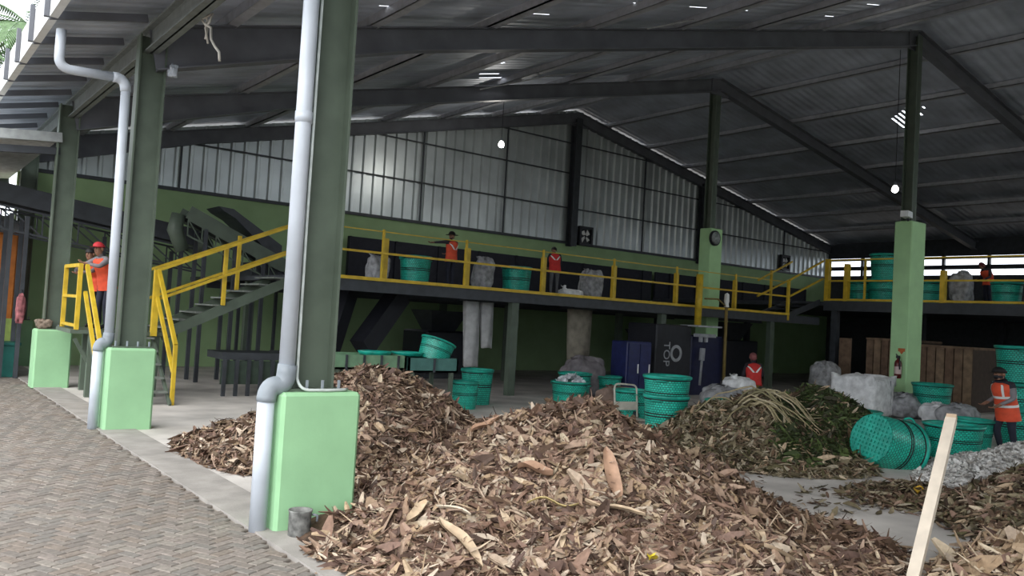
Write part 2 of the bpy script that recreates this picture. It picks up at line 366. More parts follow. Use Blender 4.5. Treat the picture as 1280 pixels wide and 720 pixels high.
# ================================================================== COLUMNS
def eave_column(yf, px0, px1, label, clutter=False):
    t = thing('steel_column', label, 'column', ((px0+px1)/2, yf+.25, 0), 'columns along the yard')
    b = MB(); b.cbox(px0, px1, yf, yf+.42, 0, .97, .025); b.build('plinth', M_PL, t)
    yc = yf+.22; x0 = px0+.12; x1 = x0+.32
    b = MB(); b.bbox(x0, x0+.02, yc-.09, yc+.09, .97, 4.78); b.bbox(x1-.02, x1, yc-.09, yc+.09, .97, 4.78); b.bbox(x0+.02, x1-.02, yc-.008, yc+.008, .97, 4.78)
    b.build('steel_post', M_ST, t)
    b = MB(); b.bbox(x0-.06, x1+.06, yc-.14, yc+.14, .97, .99); b.build('base_plate', M_ST, t)
    for sx in (x0-.03, x0+.1, x1-.1, x1+.03):
        b = MB(); b.tube([(sx, yc-.115, .985), (sx, yc-.115, 1.05)], .012, 6); b.build('anchor_bolt', M_PVG, t)
    return t
eave_column(5.55, 2.31, 2.92, 'nearest green steel column on its tall pale green plinth')
eave_column(10.6, 2.24, 2.78, 'second green steel column from the camera, beside the yellow staircase')
eave_column(15.6, 2.17, 2.72, 'third green steel column, with a rag lying on its plinth')
eave_column(20.2, 2.2, 2.75, 'farthest dark steel column at the end of the conveyor')
def hall_column(x, y, w, d, ztop, label):
    t = thing('hall_column', label, 'column', (x, y, 0), 'columns in the middle of the hall')
    b = MB(); b.cbox(x-w/2, x+w/2, y-d/2, y+d/2, 0, ztop, .02); b.build('masonry_pier', mat('mid_green_plaster', (.44, .70, .36), .75, var=.05, scale=2), t)
    b = MB(); b.ibeam((x-.1, y+.12, ztop), (x-.1, y+.12, zroof(x)-.3), .24, .24, .2, up=(0, 1, 0)); b.build('steel_post', M_ST, t)
    return t
hall_column(18.2, 9.25, .62, .4, 4.25, 'bright green masonry column with a fire extinguisher, steel post on top')
hall_column(18.25, 14.85, .5, .4, 4.4, 'green masonry column with a round dial, behind the upright yellow pipe')
# ================================================================== HEAPS (nobody could count their leaves)
def lobes(L):
    def h(x, y):
        z = np.full(np.shape(x), -.05)
        for cx, cy, H, rx, ry, rot in L:
            c, s_ = math.cos(rot), math.sin(rot); dx, dy = x-cx, y-cy
            r = np.sqrt(((dx*c+dy*s_)/rx)**2+((-dx*s_+dy*c)/ry)**2)
            z = np.maximum(z, H*(1-r**1.25)*(1+.0*r)) if True else z
        n = .045*np.sin(x*5.1+1.3)*np.sin(y*4.3+x)+.02*np.sin(x*19+y*7)*np.sin(y*17-x*6)+.025*np.sin(x*9.7+y*3)*np.sin(y*11+.5)
        return z + np.where(z > .05, n, n*np.clip(z, 0, .05)*20)
    return h
def heap(name, label, cat, h, xr, yr, n, lr, wr, base_mat, leaf_mats, seed, flat=.5, droop=.0, skip=None, pick=None, curl=.28, mix=(.12, .03)):
    rg = np.random.default_rng(seed)
    xs = np.arange(xr[0], xr[1], .07); ys = np.arange(yr[0], yr[1], .07); X, Y = np.meshgrid(xs, ys, indexing='ij')
    Z = h(X, Y) + rg.normal(0, .012, X.shape); b = MB(); b.v = [tuple(p) for p in np.stack([X, Y, np.maximum(Z-.02, -.03)], -1).reshape(-1, 3)]
    m = len(ys)
    for i in range(len(xs)-1):
        for j in range(m-1):
            if max(Z[i, j], Z[i+1, j], Z[i, j+1], Z[i+1, j+1]) > .012: b.f.append((i*m+j, (i+1)*m+j, (i+1)*m+j+1, i*m+j+1)); b.mi.append(0)
    # leaves
    px = rg.uniform(xr[0], xr[1], n*4); py = rg.uniform(yr[0], yr[1], n*4); pz = h(px, py)
    ok = pz > rg.uniform(-.035, .02, n*4)
    if skip is not None: ok &= ~skip(px, py)
    px, py, pz = px[ok][:n], py[ok][:n], np.maximum(pz[ok][:n], .0); n = len(px)
    e = .03; gx = (h(px+e, py)-h(px-e, py))/(2*e); gy = (h(px, py+e)-h(px, py-e))/(2*e)
    N = np.stack([-gx, -gy, np.ones(n)], -1); N /= np.linalg.norm(N, axis=1)[:, None]
    N += rg.normal(0, flat, (n, 3)); N /= np.linalg.norm(N, axis=1)[:, None]
    D = rg.normal(0, 1, (n, 3)); D[:, 2] *= .6
    if droop: D += droop*np.stack([-gx, -gy, -np.ones(n)*.3], -1)*2
    D -= N*(D*N).sum(1)[:, None]; D /= np.linalg.norm(D, axis=1)[:, None]
    B = np.cross(N, D)
    L = rg.uniform(lr[0], lr[1], n)*rg.choice([.55, .8, 1, 1.5], n); Wd = L*rg.uniform(wr[0], wr[1], n); Wd = np.minimum(Wd, .05)
    u_ = rg.uniform(0, 1, n); st = u_ < mix[0]; bg_ = u_ > 1-mix[1]; mL = (lr[0]+lr[1])/2
    L = np.where(st, rg.uniform(1.4, 2.8, n)*mL, np.where(bg_, rg.uniform(1.6, 2.4, n)*mL, L)); Wd = np.where(st, rg.uniform(.010, .018, n), np.where(bg_, L*rg.uniform(.25, .42, n), Wd))
    cl = rg.normal(0, curl, n); cup = rg.normal(.2, .3, n)
    C = np.stack([px, py, pz+rg.uniform(-.005, .03, n)], -1)
    V = []
    for t, wv in ((-.5, .35), (-.2, .95), (.18, .9), (.5, .3)):
        for sgn in (-1, 0, 1):
            V.append(C + D*(L*t)[:, None] + B*(Wd*wv*.5*sgn)[:, None] + N*((cl*L*(t*t-.1)) + cup*Wd*wv*.5*abs(sgn))[:, None])
    V = np.stack(V, 1).reshape(-1, 3); V[:, 2] = np.maximum(V[:, 2], .004)
    o = len(b.v); b.v += [tuple(p) for p in V]
    lm = rg.integers(1, len(leaf_mats)+1, n) if pick is None else pick(px, py, rg)
    for k in range(n):
        q = o+k*12
        for r in range(3):
            for c in range(2): b.f.append((q+r*3+c, q+r*3+c+1, q+r*3+c+4, q+r*3+c+3)); b.mi.append(int(lm[k]))
    return tag(b.build(name, [base_mat]+leaf_mats), label, cat, kind='stuff')
M_HB = mat('leaf_mould', (.075, .045, .028), .95, var=.3, scale=12, bump=.6, bscale=18)
M_LF = island_mat('dry_leaf', [(0.328, 0.221, 0.152), (0.180, 0.107, 0.074), (0.443, 0.336, 0.246), (0.254, 0.156, 0.111), (0.098, 0.061, 0.045), (0.377, 0.262, 0.189), (0.213, 0.131, 0.098), (0.525, 0.426, 0.328), (0.123, 0.074, 0.057), (0.312, 0.205, 0.148)], .6)
M_LFD = island_mat('dark_leaf_and_shade', [(0.158, 0.101, 0.061), (0.086, 0.050, 0.032), (0.216, 0.144, 0.094), (0.115, 0.072, 0.047), (0.050, 0.032, 0.022), (0.259, 0.187, 0.122), (0.137, 0.086, 0.058)], .65)  # dark brown leaves; on the front heap they also stand in for shade
M_LFG = island_mat('green_leaf', [(.045, .065, .02), (.03, .045, .015), (.065, .09, .028), (.04, .05, .02), (.085, .12, .035), (.05, .045, .025)], .55)
M_LFO = island_mat('olive_litter', [(.16, .13, .075), (.10, .08, .045), (.22, .18, .11), (.07, .058, .033), (.30, .255, .17), (.12, .105, .05), (.34, .29, .21)], .7)
M_TAN = island_mat('tan_husk', [(0.451, 0.328, 0.213), (0.508, 0.385, 0.262), (0.369, 0.254, 0.156), (0.558, 0.451, 0.320)], .6)
hB = lobes([(4.85, 5.3, .87, 1.9, 1.9, 0), (3.3, 5.0, .27, 1.0, 1.1, 0), (5.5, 4.0, .20, 1.0, 1.1, 0), (4.4, 3.9, .28, 1.5, 1.1, 0)])
inpl = lambda x, y: ((x < 2.99) & (y > 5.4)) | ((x < 2.66) & (y > 5.1))
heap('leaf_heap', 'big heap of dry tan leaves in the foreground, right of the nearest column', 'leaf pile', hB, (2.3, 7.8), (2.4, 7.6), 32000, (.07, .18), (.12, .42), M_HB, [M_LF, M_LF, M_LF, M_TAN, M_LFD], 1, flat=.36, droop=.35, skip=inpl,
     pick=lambda x, y, rg: np.where(rg.uniform(0, 1, len(x)) < np.clip(.42+(x-5.0)*.34+(y-5)*.12, .04, .92), 5, rg.choice([1, 2, 3, 4], len(x), p=[.3, .27, .28, .15])))  # dark leaves thicken towards the right: the flank's shade put into leaf colour
hA = lobes([(4.5, 8.3, .95, 1.85, 1.75, 0), (3.5, 8.6, .33, .88, 1.6, 0), (5.5, 8.3, .40, 1.2, 1.1, 0)])
heap('leaf_heap', 'brown leaf heap behind the nearest column, spreading to the kerb', 'leaf pile', hA, (2.55, 7.1), (6.2, 10.3), 20000, (.06, .15), (.12, .45), M_HB, [M_LF, M_LF, M_LFD, M_TAN, M_LFD], 2, flat=.36, droop=.2,
     pick=lambda x, y, rg: rg.choice([1, 2, 3, 4, 5], len(x), p=[.3, .25, .22, .05, .18]))
hC = lobes([(10.0, 7.2, .72, 1.9, 1.6, .3), (11.0, 6.9, .83, 1.45, 1.5, .3), (9.1, 6.3, .34, 1.25, 1.2, 0)])
def pickC(x, y, rg):
    g = (x*.79-y*.61 > 3.4+.2*np.sin(y*3)) & (hC(x, y) > .1)
    u = rg.uniform(0, 1, len(x))
    return np.where(g & (u < .85), 1, np.where(u < .7, 2, np.where(u < .9, 3, 4)))
heap('plant_heap', 'heap of olive plant waste and dark green leaves in the middle of the hall', 'plant waste pile', hC, (7.0, 13.2), (4.3, 9.2), 19000, (.07, .17), (.12, .4), M_HB, [M_LFG, M_LFO, M_LFD, M_TAN], 3, flat=.36, droop=.3, pick=pickC)
hD = lobes([(9.5, 2.9, .57, 2.4, 1.2, .12), (8.5, 4.2, .06, .7, .5, .2)])
heap('compost_heap', 'brown compost heap at right edge, below the man in orange', 'compost pile', hD, (6.6, 12.4), (1.5, 5.2), 11000, (.06, .15), (.2, .5), M_HB, [M_LFO, M_LFD, M_TAN, M_LF], 4, flat=.4, droop=.1,
     pick=lambda x, y, rg: rg.choice([1, 2, 3, 4], len(x), p=[.4, .38, .05, .17]))
hG = lobes([(11.9, 4.35, .36, 2.3, .8, -.05)])
heap('gravel_heap', 'pale grey ridge of fine chips between the compost heap and the teal baskets', 'gravel pile', hG, (8.9, 14.2), (3.4, 5.3), 9000, (.04, .08), (.5, .9), mat('pale_chip_bed', (.55, .53, .50), .9, var=.2, scale=20, bump=.4), [island_mat('pale_chip', [(.72, .70, .67), (.6, .58, .55), (.8, .78, .75), (.5, .47, .43)], .8)], 5, flat=.5)
hE = lobes([(6.6, 2.0, .40, 1.3, .9, .0)])
heap('husk_heap', 'low heap of pale tan husks at the bottom right corner', 'husk pile', hE, (5.2, 8.0), (1.0, 3.0), 2600, (.1, .22), (.15, .4), M_HB, [M_TAN, M_TAN, M_LF], 6, flat=.5, droop=.2)
# scattered litter on the concrete strip and floor
def litter(label, hz, xr, yr, n, seed, ms):
    heap('leaf_litter', label, 'litter', hz, xr, yr, n, (.05, .13), (.25, .5), M_HB, ms, seed, flat=.25)
z0 = lambda x, y: np.where(((x-6.9)/1.7)**2+((y-6.6)/1.4)**2 < 1, .005, -.05)
litter('thin scatter of dark leaves on the floor between the three heaps', z0, (5.2, 8.6), (5.2, 8.0), 500, 8, [M_LFD, M_LF])
z1 = lambda x, y: np.where(((x-7.6)/1.0)**2+((y-4.4)/.5)**2 < 1, .005, -.05)
litter('dark scatter of wet leaves on bare concrete beside the compost heap', z1, (6.4, 8.8), (3.8, 5.0), 110, 9, [M_LFD, M_LFO])
# long pale fronds lying over the middle heap
b = MB(); rg = random.Random(11)
for k in range(24):
    x0, y0 = 9.75+rg.uniform(-.3, .3), 7.0+rg.uniform(-.2, .2); a = math.radians(rg.uniform(-108, -58)) if k < 20 else math.radians(rg.uniform(120, 200)); L = rg.uniform(.5, 1.0); pts = []
    for i in range(7):
        t = i/6; x, y = x0+math.cos(a)*L*t, y0+math.sin(a)*L*t
        pts.append((x, y, float(hC(np.array(x), np.array(y)))+.05+.10*math.sin(math.pi*min(1, t*1.2))))
    b.tube(pts, [.014, .014, .013, .012, .01, .008, .004], 5)
tag(b.build('palm_fronds', island_mat('pale_frond', [(.40, .33, .20), (.32, .27, .15), (.48, .41, .27), (.25, .22, .12)], .6), smooth=True), 'spray of long pale fronds draped over the middle heap', 'palm frond', kind='stuff')
# a few big husks that stand out on the front heap
def husk(x, y, L, wd, ang, label, m, lift=.05, h=hB, tilt=0):
    b = MB(); c, s_ = math.cos(ang), math.sin(ang); rows = []
    for i in range(9):
        t = i/8-.5; wv = (1-(2*t)**2)**.6*wd+.004; row = []
        for j in range(5):
            u = (j/4-.5); X, Y = x+c*L*t-s_*wv*u, y+s_*L*t+c*wv*u
            row.append((X, Y, float(h(np.array(x+c*L*t), np.array(y+s_*L*t)))+lift+tilt*t+.25*wd*(2*u)**2-.02*math.sin(t*5)))
        rows.append(row)
    vs = [p for r in rows for p in r]; fs = [(i*5+j, i*5+j+1, i*5+j+6, i*5+j+5) for i in range(8) for j in range(4)]
    n = len(vs); vs += [(p[0], p[1], p[2]-.006) for p in vs]; fs += [tuple(k+n for k in reversed(f)) for f in fs]
    b.add(vs, fs)
    return tag(b.build('dry_husk', m, smooth=True), label, 'husk')
M_H1 = mat('pale_husk', (.62, .47, .32), .6, var=.15, scale=9); M_H2 = mat('rust_husk', (.44, .27, .18), .6, var=.15, scale=9)
def spot(px, py, h):      # where a line of sight from the viewpoint meets a heap
    d = F + RR*((px-640)/1037) - UU*((py-360)/1037); t = 2.0
    while t < 30:
        p = Vector((0, 0, 1.57))+d*t
        if p.z <= float(h(np.array(p.x), np.array(p.y))): return p.x, p.y
        t += .02
    return p.x, p.y
for (px, py, L, wd, a, lab, m, ti) in [
    (575, 690, .36, .11, 1.9, 'large tan husk standing out low on the front heap, left of centre', M_H1, .1),
    (520, 655, .30, .07, .6, 'pale brown husk lying flat on the left shoulder of the front heap', M_H1, 0),
    (566, 650, .24, .045, 2.3, 'narrow cream leaf pointing down the front heap', mat('cream_leaf', (.68, .58, .45), .6), 0),
    (668, 600, .30, .15, -1.2, 'rust brown husk near the middle of the front heap', M_H2, .05),
    (605, 545, .26, .12, -.2, 'broad rust leaf lying between the two leaf heaps', M_H2, .0),
    (765, 610, .30, .11, 1.2, 'upright orange brown husk on the right flank of the front heap', M_H2, .15),
    (768, 648, .42, .07, 2.2, 'long pale tan blade on the right flank of the front heap', M_H1, 0),
    (978, 707, .30, .08, -.3, 'pale curled husk at the bottom of the front heap, right side', M_H1, 0),
    (690, 640, .36, .03, -.8, 'yellowish split stalk across the front heap', mat('straw', (.60, .47, .22), .6), 0),
    (815, 712, .09, .06, .3, 'small yellow scrap at the very bottom of the front heap', mat('yellow_scrap', (.75, .60, .05), .6), 0)]:
    x, y = spot(px, py, hB); husk(x, y, L, wd, a, lab, m, .07, hB, ti)
x, y = spot(1148, 617, hD); husk(x, y, .15, .09, .3, 'yellow orange scrap lying at the edge of the compost heap', mat('orange_scrap', (.55, .34, .04), .6), .025, hD)
# ================================================================== PIPES, CABLES, SMALL THINGS AT THE COLUMNS
def arc(p0, p1, p2, n=8): return [tuple((1-t)**2*Vector(p0)+2*t*(1-t)*Vector(p1)+t*t*Vector(p2)) for t in [i/n for i in range(n+1)]]
t = thing('downpipe', 'white rain pipe with grey elbow strapped to the nearest column', 'drain pipe', (2.24, 5.66, 0))
b = MB(); b.tube([(2.37, 5.66, 5.0), (2.37, 5.66, 1.1)], .057, 20); b.build('upper_pipe', M_PVC, t, True)
b = MB(); b.tube([(2.37, 5.66, 2.9), (2.37, 5.66, 2.98)], .062, 20); b.build('coupling', M_PVC, t, True)
b = MB(); b.tube([(2.375, 5.66, 1.16)]+arc((2.37, 5.66, 1.1), (2.37, 5.66, 1.01), (2.30, 5.66, 1.01), 6)+arc((2.29, 5.66, 1.01), (2.235, 5.66, 1.0), (2.235, 5.66, .9), 6), .068, 20); b.build('elbow', M_PVG, t, True)['label'] = 'grey pipe elbow'
b = MB(); b.tube([(2.235, 5.66, .95), (2.235, 5.66, .0)], .06, 20); b.build('lower_pipe', M_PVC, t, True)
t = thing('downpipe', 'white rain pipe that jogs out to the gutter at the second column', 'drain pipe', (2.17, 10.8, 0))
b = MB(); b.tube([(1.52, 10.8, 4.62)]+arc((1.52, 10.8, 4.3), (1.52, 10.8, 4.18), (1.66, 10.8, 4.18), 6)+[(2.1, 10.8, 4.2)], .055, 16); b.build('branch_pipe', M_PVC, t, True)
b = MB(); b.tube(arc((2.1, 10.8, 4.2), (2.25, 10.8, 4.22), (2.25, 10.8, 4.05), 6), .062, 16); b.build('elbow', M_PVC, t, True)
b = MB(); b.tube([(2.25, 10.8, 4.08), (2.27, 10.8, 1.1)], .055, 16); b.build('upper_pipe', M_PVC, t, True)
b = MB(); b.tube([(2.27, 10.8, 1.14)]+arc((2.27, 10.8, 1.1), (2.27, 10.8, 1.02), (2.22, 10.8, 1.02), 5)+arc((2.21, 10.8, 1.02), (2.165, 10.8, 1.01), (2.165, 10.8, .92), 5), .064, 16); b.build('elbow', M_PVG, t, True)['label'] = 'grey pipe elbow'
b = MB(); b.tube([(2.165, 10.8, .95), (2.165, 10.8, 0)], .057, 16); b.build('lower_pipe', M_PVC, t, True)
b = MB(); b.tube([(2.455, 5.66, 4.9), (2.45, 5.665, 2.2), (2.452, 5.66, 1.1)]+arc((2.452, 5.655, 1.06), (2.45, 5.6, .985), (2.52, 5.585, .985), 5)+[(2.66, 5.575, .985), (2.8, 5.60, .985), (2.85, 5.66, .985)], .011, 8)
tag(b.build('conduit', mat('pale_conduit', (.55, .6, .58), .5), smooth=True), 'thin pale cable running down the nearest column and across its plinth', 'cable')
t = thing('metal_can', 'small weathered grey can standing at the foot of the nearest plinth', 'can', (2.43, 5.4, 0))
b = MB(); b.lathe([(0, .006), (.072, .006), (.075, .012), (.078, .17), (.083, .178), (.083, .186), (.075, .186), (.070, .03), (0, .03)], 24, (2.43, 5.4, 0), wob=.02)
b.build('can_body', mat('weathered_grey', (.20, .20, .19), .7, var=.35, scale=14, bump=.2), t, True)
b = MB(); b.tube([(2.51, 5.38, .15), (2.545, 5.375, .14), (2.545, 5.375, .10)], .009, 6); b.build('lug', M_PVG, t, True)
def blob(name, m, c, d, seed, parent=None, n=14, amp=.12, e1=.6, e2=.7):
    rg = random.Random(seed); ph = [rg.uniform(0, 6) for _ in range(6)]; rings = []
    for i in range(n+1):
        th = math.pi*i/n; ring = []
        for k in range(2*n):
            f = 2*math.pi*k/(2*n); x, y, z = math.sin(th)*math.cos(f), math.sin(th)*math.sin(f), -math.cos(th)
            q = lambda v, e: math.copysign(abs(v)**e, v)
            w = 1+amp*math.sin(3*f+ph[0])*math.sin(2*th+ph[1])+amp*.6*math.sin(7*f+ph[2])*math.sin(5*th+ph[3])
            ring.append((c[0]+d[0]*q(x, e1)*w/2, c[1]+d[1]*q(y, e1)*w/2, c[2]+max(-.5*d[2], d[2]*q(z, e2)*w/2)))
        rings.append(ring)
    b = MB(); b.loft(rings)
    return b.build(name, m, parent, True)
tag(blob('rag', mat('dirty_rag', (.22, .17, .13), .9, var=.3, scale=15, bump=.4), (2.30, 15.75, 1.05), (.22, .25, .16), 4, amp=.3), 'crumpled brown rag lying on the third column plinth', 'rag')
# rope over the eave beam, scrap of white plastic
b = MB(); b.tube([(2.6, 9.0, 4.78), (2.6, 9.05, 4.68), (2.62, 8.98, 4.55), (2.58, 8.93, 4.5), (2.62, 8.85, 4.45), (2.6, 8.75, 4.3), (2.6, 8.62, 4.2), (2.6, 8.46, 4.1), (2.6, 8.42, 4.0)], .014, 6)
b.tube([(2.6, 9.1, 4.78), (2.6, 9.12, 4.6), (2.63, 9.0, 4.48), (2.6, 8.95, 4.35)], .012, 6); b.tube([(2.58, 9.02, 4.58), (2.64, 8.9, 4.62), (2.6, 8.85, 4.5), (2.6, 8.98, 4.48), (2.62, 8.92, 4.3)], .012, 6)
tag(b.build('rope', mat('pale_rope', (.5, .47, .42), .85), smooth=True), 'knotted pale rope hanging from the eave beam', 'rope')
tag(blob('plastic_scrap', M_PVC, (2.74, 10.66, 4.38), (.1, .08, .14), 9, amp=.35), 'scrap of white plastic tied near the top of the second column', 'plastic')
for pts, lab in (([(9.8, 9.5, 6.49), (11.3, 9.5, 7.1), (13.0, 9.5, 7.62)], 'pale wire slung under the roof at top centre'), ([(9.63, 14, 6.28), (11.5, 14, 7.0), (13.2, 14, 7.5)], 'second pale wire slung under the roof, above the first pendant lamp')):
    b = MB(); b.tube(pts, .012, 5); tag(b.build('hanging_wire', mat('wire_grey', (.4, .4, .4), .5)), lab, 'wire')

# ================================================================== LAMPS
def pendant(x, y, z, label, watts):
    t = thing('pendant_lamp', label, 'lamp', (x, y, z), 'pendant lamps')
    b = MB(); b.tube([(x, y, z+.12), (x, y, zroof(x)-.03)], .008, 5); b.build('cord', M_BLACKISH, t)
    b = MB(); b.lathe([(.0, .16), (.03, .155), (.035, .07), (.03, .06)], 12, (x, y, z)); b.build('socket', M_PVG, t, True)
    b = MB(); b.lathe([(0, -.10), (.05, -.085), (.075, -.04), (.075, 0), (.05, .05), (.03, .075)], 16, (x, y, z)); b.build('bulb', mat('lit_bulb', (1, .97, .9), emit=14), t, True)
    L = bpy.data.lights.new('bulb_light', 'POINT'); L.energy = watts; L.shadow_soft_size = .12; L.color = (1, .96, .88)
    o = bpy.data.objects.new('bulb_light', L); COL.objects.link(o); o.parent = t; o.location = (0, 0, -.2)
pendant(12.6, 17.2, 6.1, 'lit bulb hanging in front of the corrugated gable', 75)
pendant(19.0, 10.06, 5.2, 'lit bulb hanging beside the bright green middle column', 45)
t = thing('floodlight', 'small white floodlight on top of the bright green column', 'lamp', (17.75, 9.15, 4.25))
b = MB(); b.box((17.72, 9.1, 4.36), (.34, .16, .13), .2); b.build('housing', M_FASC, t); b = MB(); b.bar((17.9, 9.15, 4.25), (17.8, 9.12, 4.34), .04, .04); b.build('bracket', M_DK, t)
t = thing('fire_extinguisher', 'red and white fire extinguisher hung on the bright green column', 'fire extinguisher', (17.84, 9.2, .75))
b = MB(); b.lathe([(0, 0), (.06, .005), (.075, .03), (.075, .33), (.06, .38), (.03, .41), (.028, .44)], 18, (17.80, 9.2, .78)); b.build('cylinder', mat('dark_red', (.12, .012, .012), .3), t, True)
b = MB(); b.lathe([(.0765, .1), (.0765, .26)], 18, (17.80, 9.2, .78)); b.build('paper_label', mat('pinkish_paper', (.6, .45, .42), .6), t, True)
b = MB(); b.box((17.79, 9.2, 1.25), (.05, .07, .06)); b.bar((17.76, 9.2, 1.28), (17.70, 9.2, 1.31), .02, .015); b.build('valve', M_BLACKISH, t)
b = MB(); b.tube([(17.77, 9.17, 1.24), (17.71, 9.12, 1.15), (17.72, 9.12, .98)], .014, 6); b.build('hose', M_BLACKISH, t, True)
t = thing('safety_sign', 'small orange sign above the fire extinguisher', 'sign', (17.885, 9.2, 1.4))
b = MB(); b.bbox(17.872, 17.885, 9.1, 9.25, 1.37, 1.44); b.add([(17.872, 9.13, 1.37), (17.885, 9.13, 1.37), (17.885, 9.22, 1.37), (17.872, 9.22, 1.37), (17.872, 9.175, 1.31), (17.885, 9.175, 1.31)], [(0, 3, 4), (1, 5, 2), (0, 4, 5, 1), (3, 2, 5, 4)]); b.build('sign_plate', mat('orange_sign', (.5, .13, .03), .5), t)

# fans and dial on the gable
def wall_fan(x, z, label):
    t = thing('exhaust_fan', label, 'fan', (x, 20.5, z-.3), 'exhaust fans in the gable'); y = 20.5
    b = MB()
    for dx0, dx1, dz0, dz1 in ((-.3, .3, .24, .32), (-.3, .3, -.32, -.24), (-.3, -.22, -.24, .24), (.22, .3, -.24, .24)): b.bbox(x+dx0, x+dx1, y-.08, y+.04, z+dz0, z+dz1)
    b.build('frame', M_BLACKISH, t)
    b = MB(); b.bbox(x-.22, x+.22, y+.02, y+.04, z-.24, z+.24); b.build('back', M_BLACKISH, t)
    for k in range(4):
        a = k*math.pi/2+.5; b = MB(); c = Vector((x, y-.03, z)); u = Vector((math.cos(a), 0, math.sin(a))); v = Vector((-math.sin(a), .25, math.cos(a)))
        q = [c+u*.04-v*.02, c+u*.2-v*.02, c+u*.2+v*.15, c+u*.06+v*.06]; b.add(q+[p+Vector((0, .01, 0)) for p in q], [(0, 1, 2, 3), (7, 6, 5, 4), (0, 4, 5, 1), (1, 5, 6, 2), (2, 6, 7, 3), (3, 7, 4, 0)]); b.build('blade', M_REFL, t)
wall_fan(18.7, 4.5, 'black framed exhaust fan beside the middle post of the gable')
wall_fan(30.0, 4.6, 'black framed exhaust fan low at the right end of the gable')
t = thing('round_dial', 'round grey dial fixed to the top of the green column', 'dial', (18.1, 14.6, 4.1))
b = MB(); b.tube([(18.12, 14.64, 4.12), (18.12, 14.58, 4.12)], .21, 24); b.build('rim', M_BLACKISH, t, True)
b = MB(); b.tube([(18.12, 14.585, 4.12), (18.12, 14.565, 4.12)], .17, 24); b.build('face', mat('dial_grey', (.3, .33, .32), .5, var=.3, scale=14), t, True)

# ================================================================== STAIRCASE
t = thing('staircase', 'dark steel staircase with yellow rails, turning on a landing', 'staircase', (3.1, 13, 0))
def yr(name, pts, w=.045, parent=None):
    b = MB()
    for p, q in zip(pts, pts[1:]): b.bar(p, q, w, w)
    return b.build(name, M_YE, parent or t)
for k in range(5):
    b = MB(); y = 12.98+k*.235; z = .2+.19*k; b.bbox(2.72, 3.6, y, y+.24, z-.025, z); b.build('tread', mat('worn_steel', (.19, .21, .19), .6, var=.2), t)
for x in (2.7, 3.62):
    b = MB(); b.bar((x, 12.9, .0), (x, 14.15, .96), .03, .09); b.build('stringer', M_ST, t)
b = MB(); b.bbox(2.42, 3.75, 14.1, 15.35, .98, 1.04); b.build('landing', M_ST, t)
for x, y in ((2.74, 14.18), (3.68, 14.18), (2.86, 15.28), (3.68, 15.28)):
    b = MB(); b.bbox(x-.05, x+.05, y-.05, y+.05, 0, .98); b.build('leg', M_ST, t)
b = MB(); b.bar((2.5, 14.2, .9), (3.0, 14.2, .02), .05, .05); b.build('brace', M_ST, t)
n = 8
for k in range(n):
    x = 3.78+k*(2.1/n); z = 1.04+(k+1)*(1.1/n)-.05; b = MB(); b.bbox(x, x+.28, 14.25, 15.2, z-.025, z); b.build('tread', MATS['worn_steel'], t)
for y in (14.22, 15.22):
    b = MB(); b.bar((3.75, y, .98), (5.92, y, 2.05), .035, .17); b.build('stringer', M_ST, t)
yr('handrail', [(3.62, 14.1, 2.04), (5.95, 14.2, 3.06)]); yr('handrail', [(3.75, 15.22, 2.07), (6.2, 15.22, 3.12)])
yr('midrail', [(3.62, 14.1, 1.56), (5.95, 14.2, 2.58)]); yr('midrail', [(3.75, 15.22, 1.57), (6.2, 15.22, 2.62)])
for x, y in ((4.73, 14.2), (5.3, 15.22)):
    b = MB(); z = 1.04+(x-3.78)*.52; b.bbox(x-.03, x+.03, y-.03, y+.03, z, z+1.0); b.build('rail_post', M_YE, t)
b = MB(); b.bbox(3.57, 3.66, 14.05, 14.14, .98, 2.05); b.build('rail_post', M_YE, t)
yr('handrail', [(3.63, 14.08, 2.04), (3.66, 12.98, .9), (3.66, 12.96, .0)], .055); yr('midrail', [(3.63, 14.08, 1.62), (3.66, 13.02, .5)], .05)
yr('handrail', [(2.58, 14.08, 2.03), (2.62, 12.98, .9), (2.62, 12.96, 0)], .055); yr('midrail', [(2.58, 14.08, 1.62), (2.62, 13.02, .5)], .05)
yr('handrail', [(2.5, 14.12, 2.03), (2.5, 15.3, 2.03)], .055); yr('midrail', [(2.5, 14.12, 1.55), (2.5, 15.3, 1.55)]); yr('toe_rail', [(2.5, 14.12, 1.1), (2.5, 15.3, 1.1)])
for y in (14.12, 15.3):
    b = MB(); b.bbox(2.47, 2.53, y-.03, y+.03, 1.04, 2.05); b.build('rail_post', M_YE, t)

# ================================================================== MEZZANINES
t = thing('mezzanine', 'long dark steel mezzanine with yellow guard rails across the hall', 'mezzanine', (10, 13.6, 0))
b = MB(); b.bbox(5.92, 21.7, 13.62, 20.2, 2.06, 2.15); b.build('deck', M_DK, t)
b = MB(); b.bbox(5.92, 21.7, 13.58, 13.64, 1.93, 2.14); b.build('edge_beam', M_DK, t)
b = MB(); b.bar((5.9, 13.56, 2.17), (20.15, 13.56, 2.17), .05, .06); b.build('toe_rail', M_YE, t)
b = MB(); b.bar((5.9, 13.6, 2.66), (20.15, 13.6, 2.66), .035, .04); b.build('midrail', M_YE, t)
b = MB(); b.bar((5.9, 13.6, 3.06), (20.15, 13.6, 3.06), .018, .018); b.build('top_wire', M_YE, t)
for x in (7.4, 9.26, 11.25, 13.36, 15.5, 17.8):
    b = MB(); b.bbox(x-.02, x+.02, 13.58, 13.62, 2.15, 3.1); b.build('thin_post', M_YE, t)
    b = MB(); b.bbox(x+.05, x+.15, 13.66, 13.74, 2.15, 2.95); b.build('rail_post', M_YE, t)
b = MB(); b.bbox(20.1, 20.17, 13.56, 13.63, 2.0, 3.1); b.build('rail_post', M_YE, t)
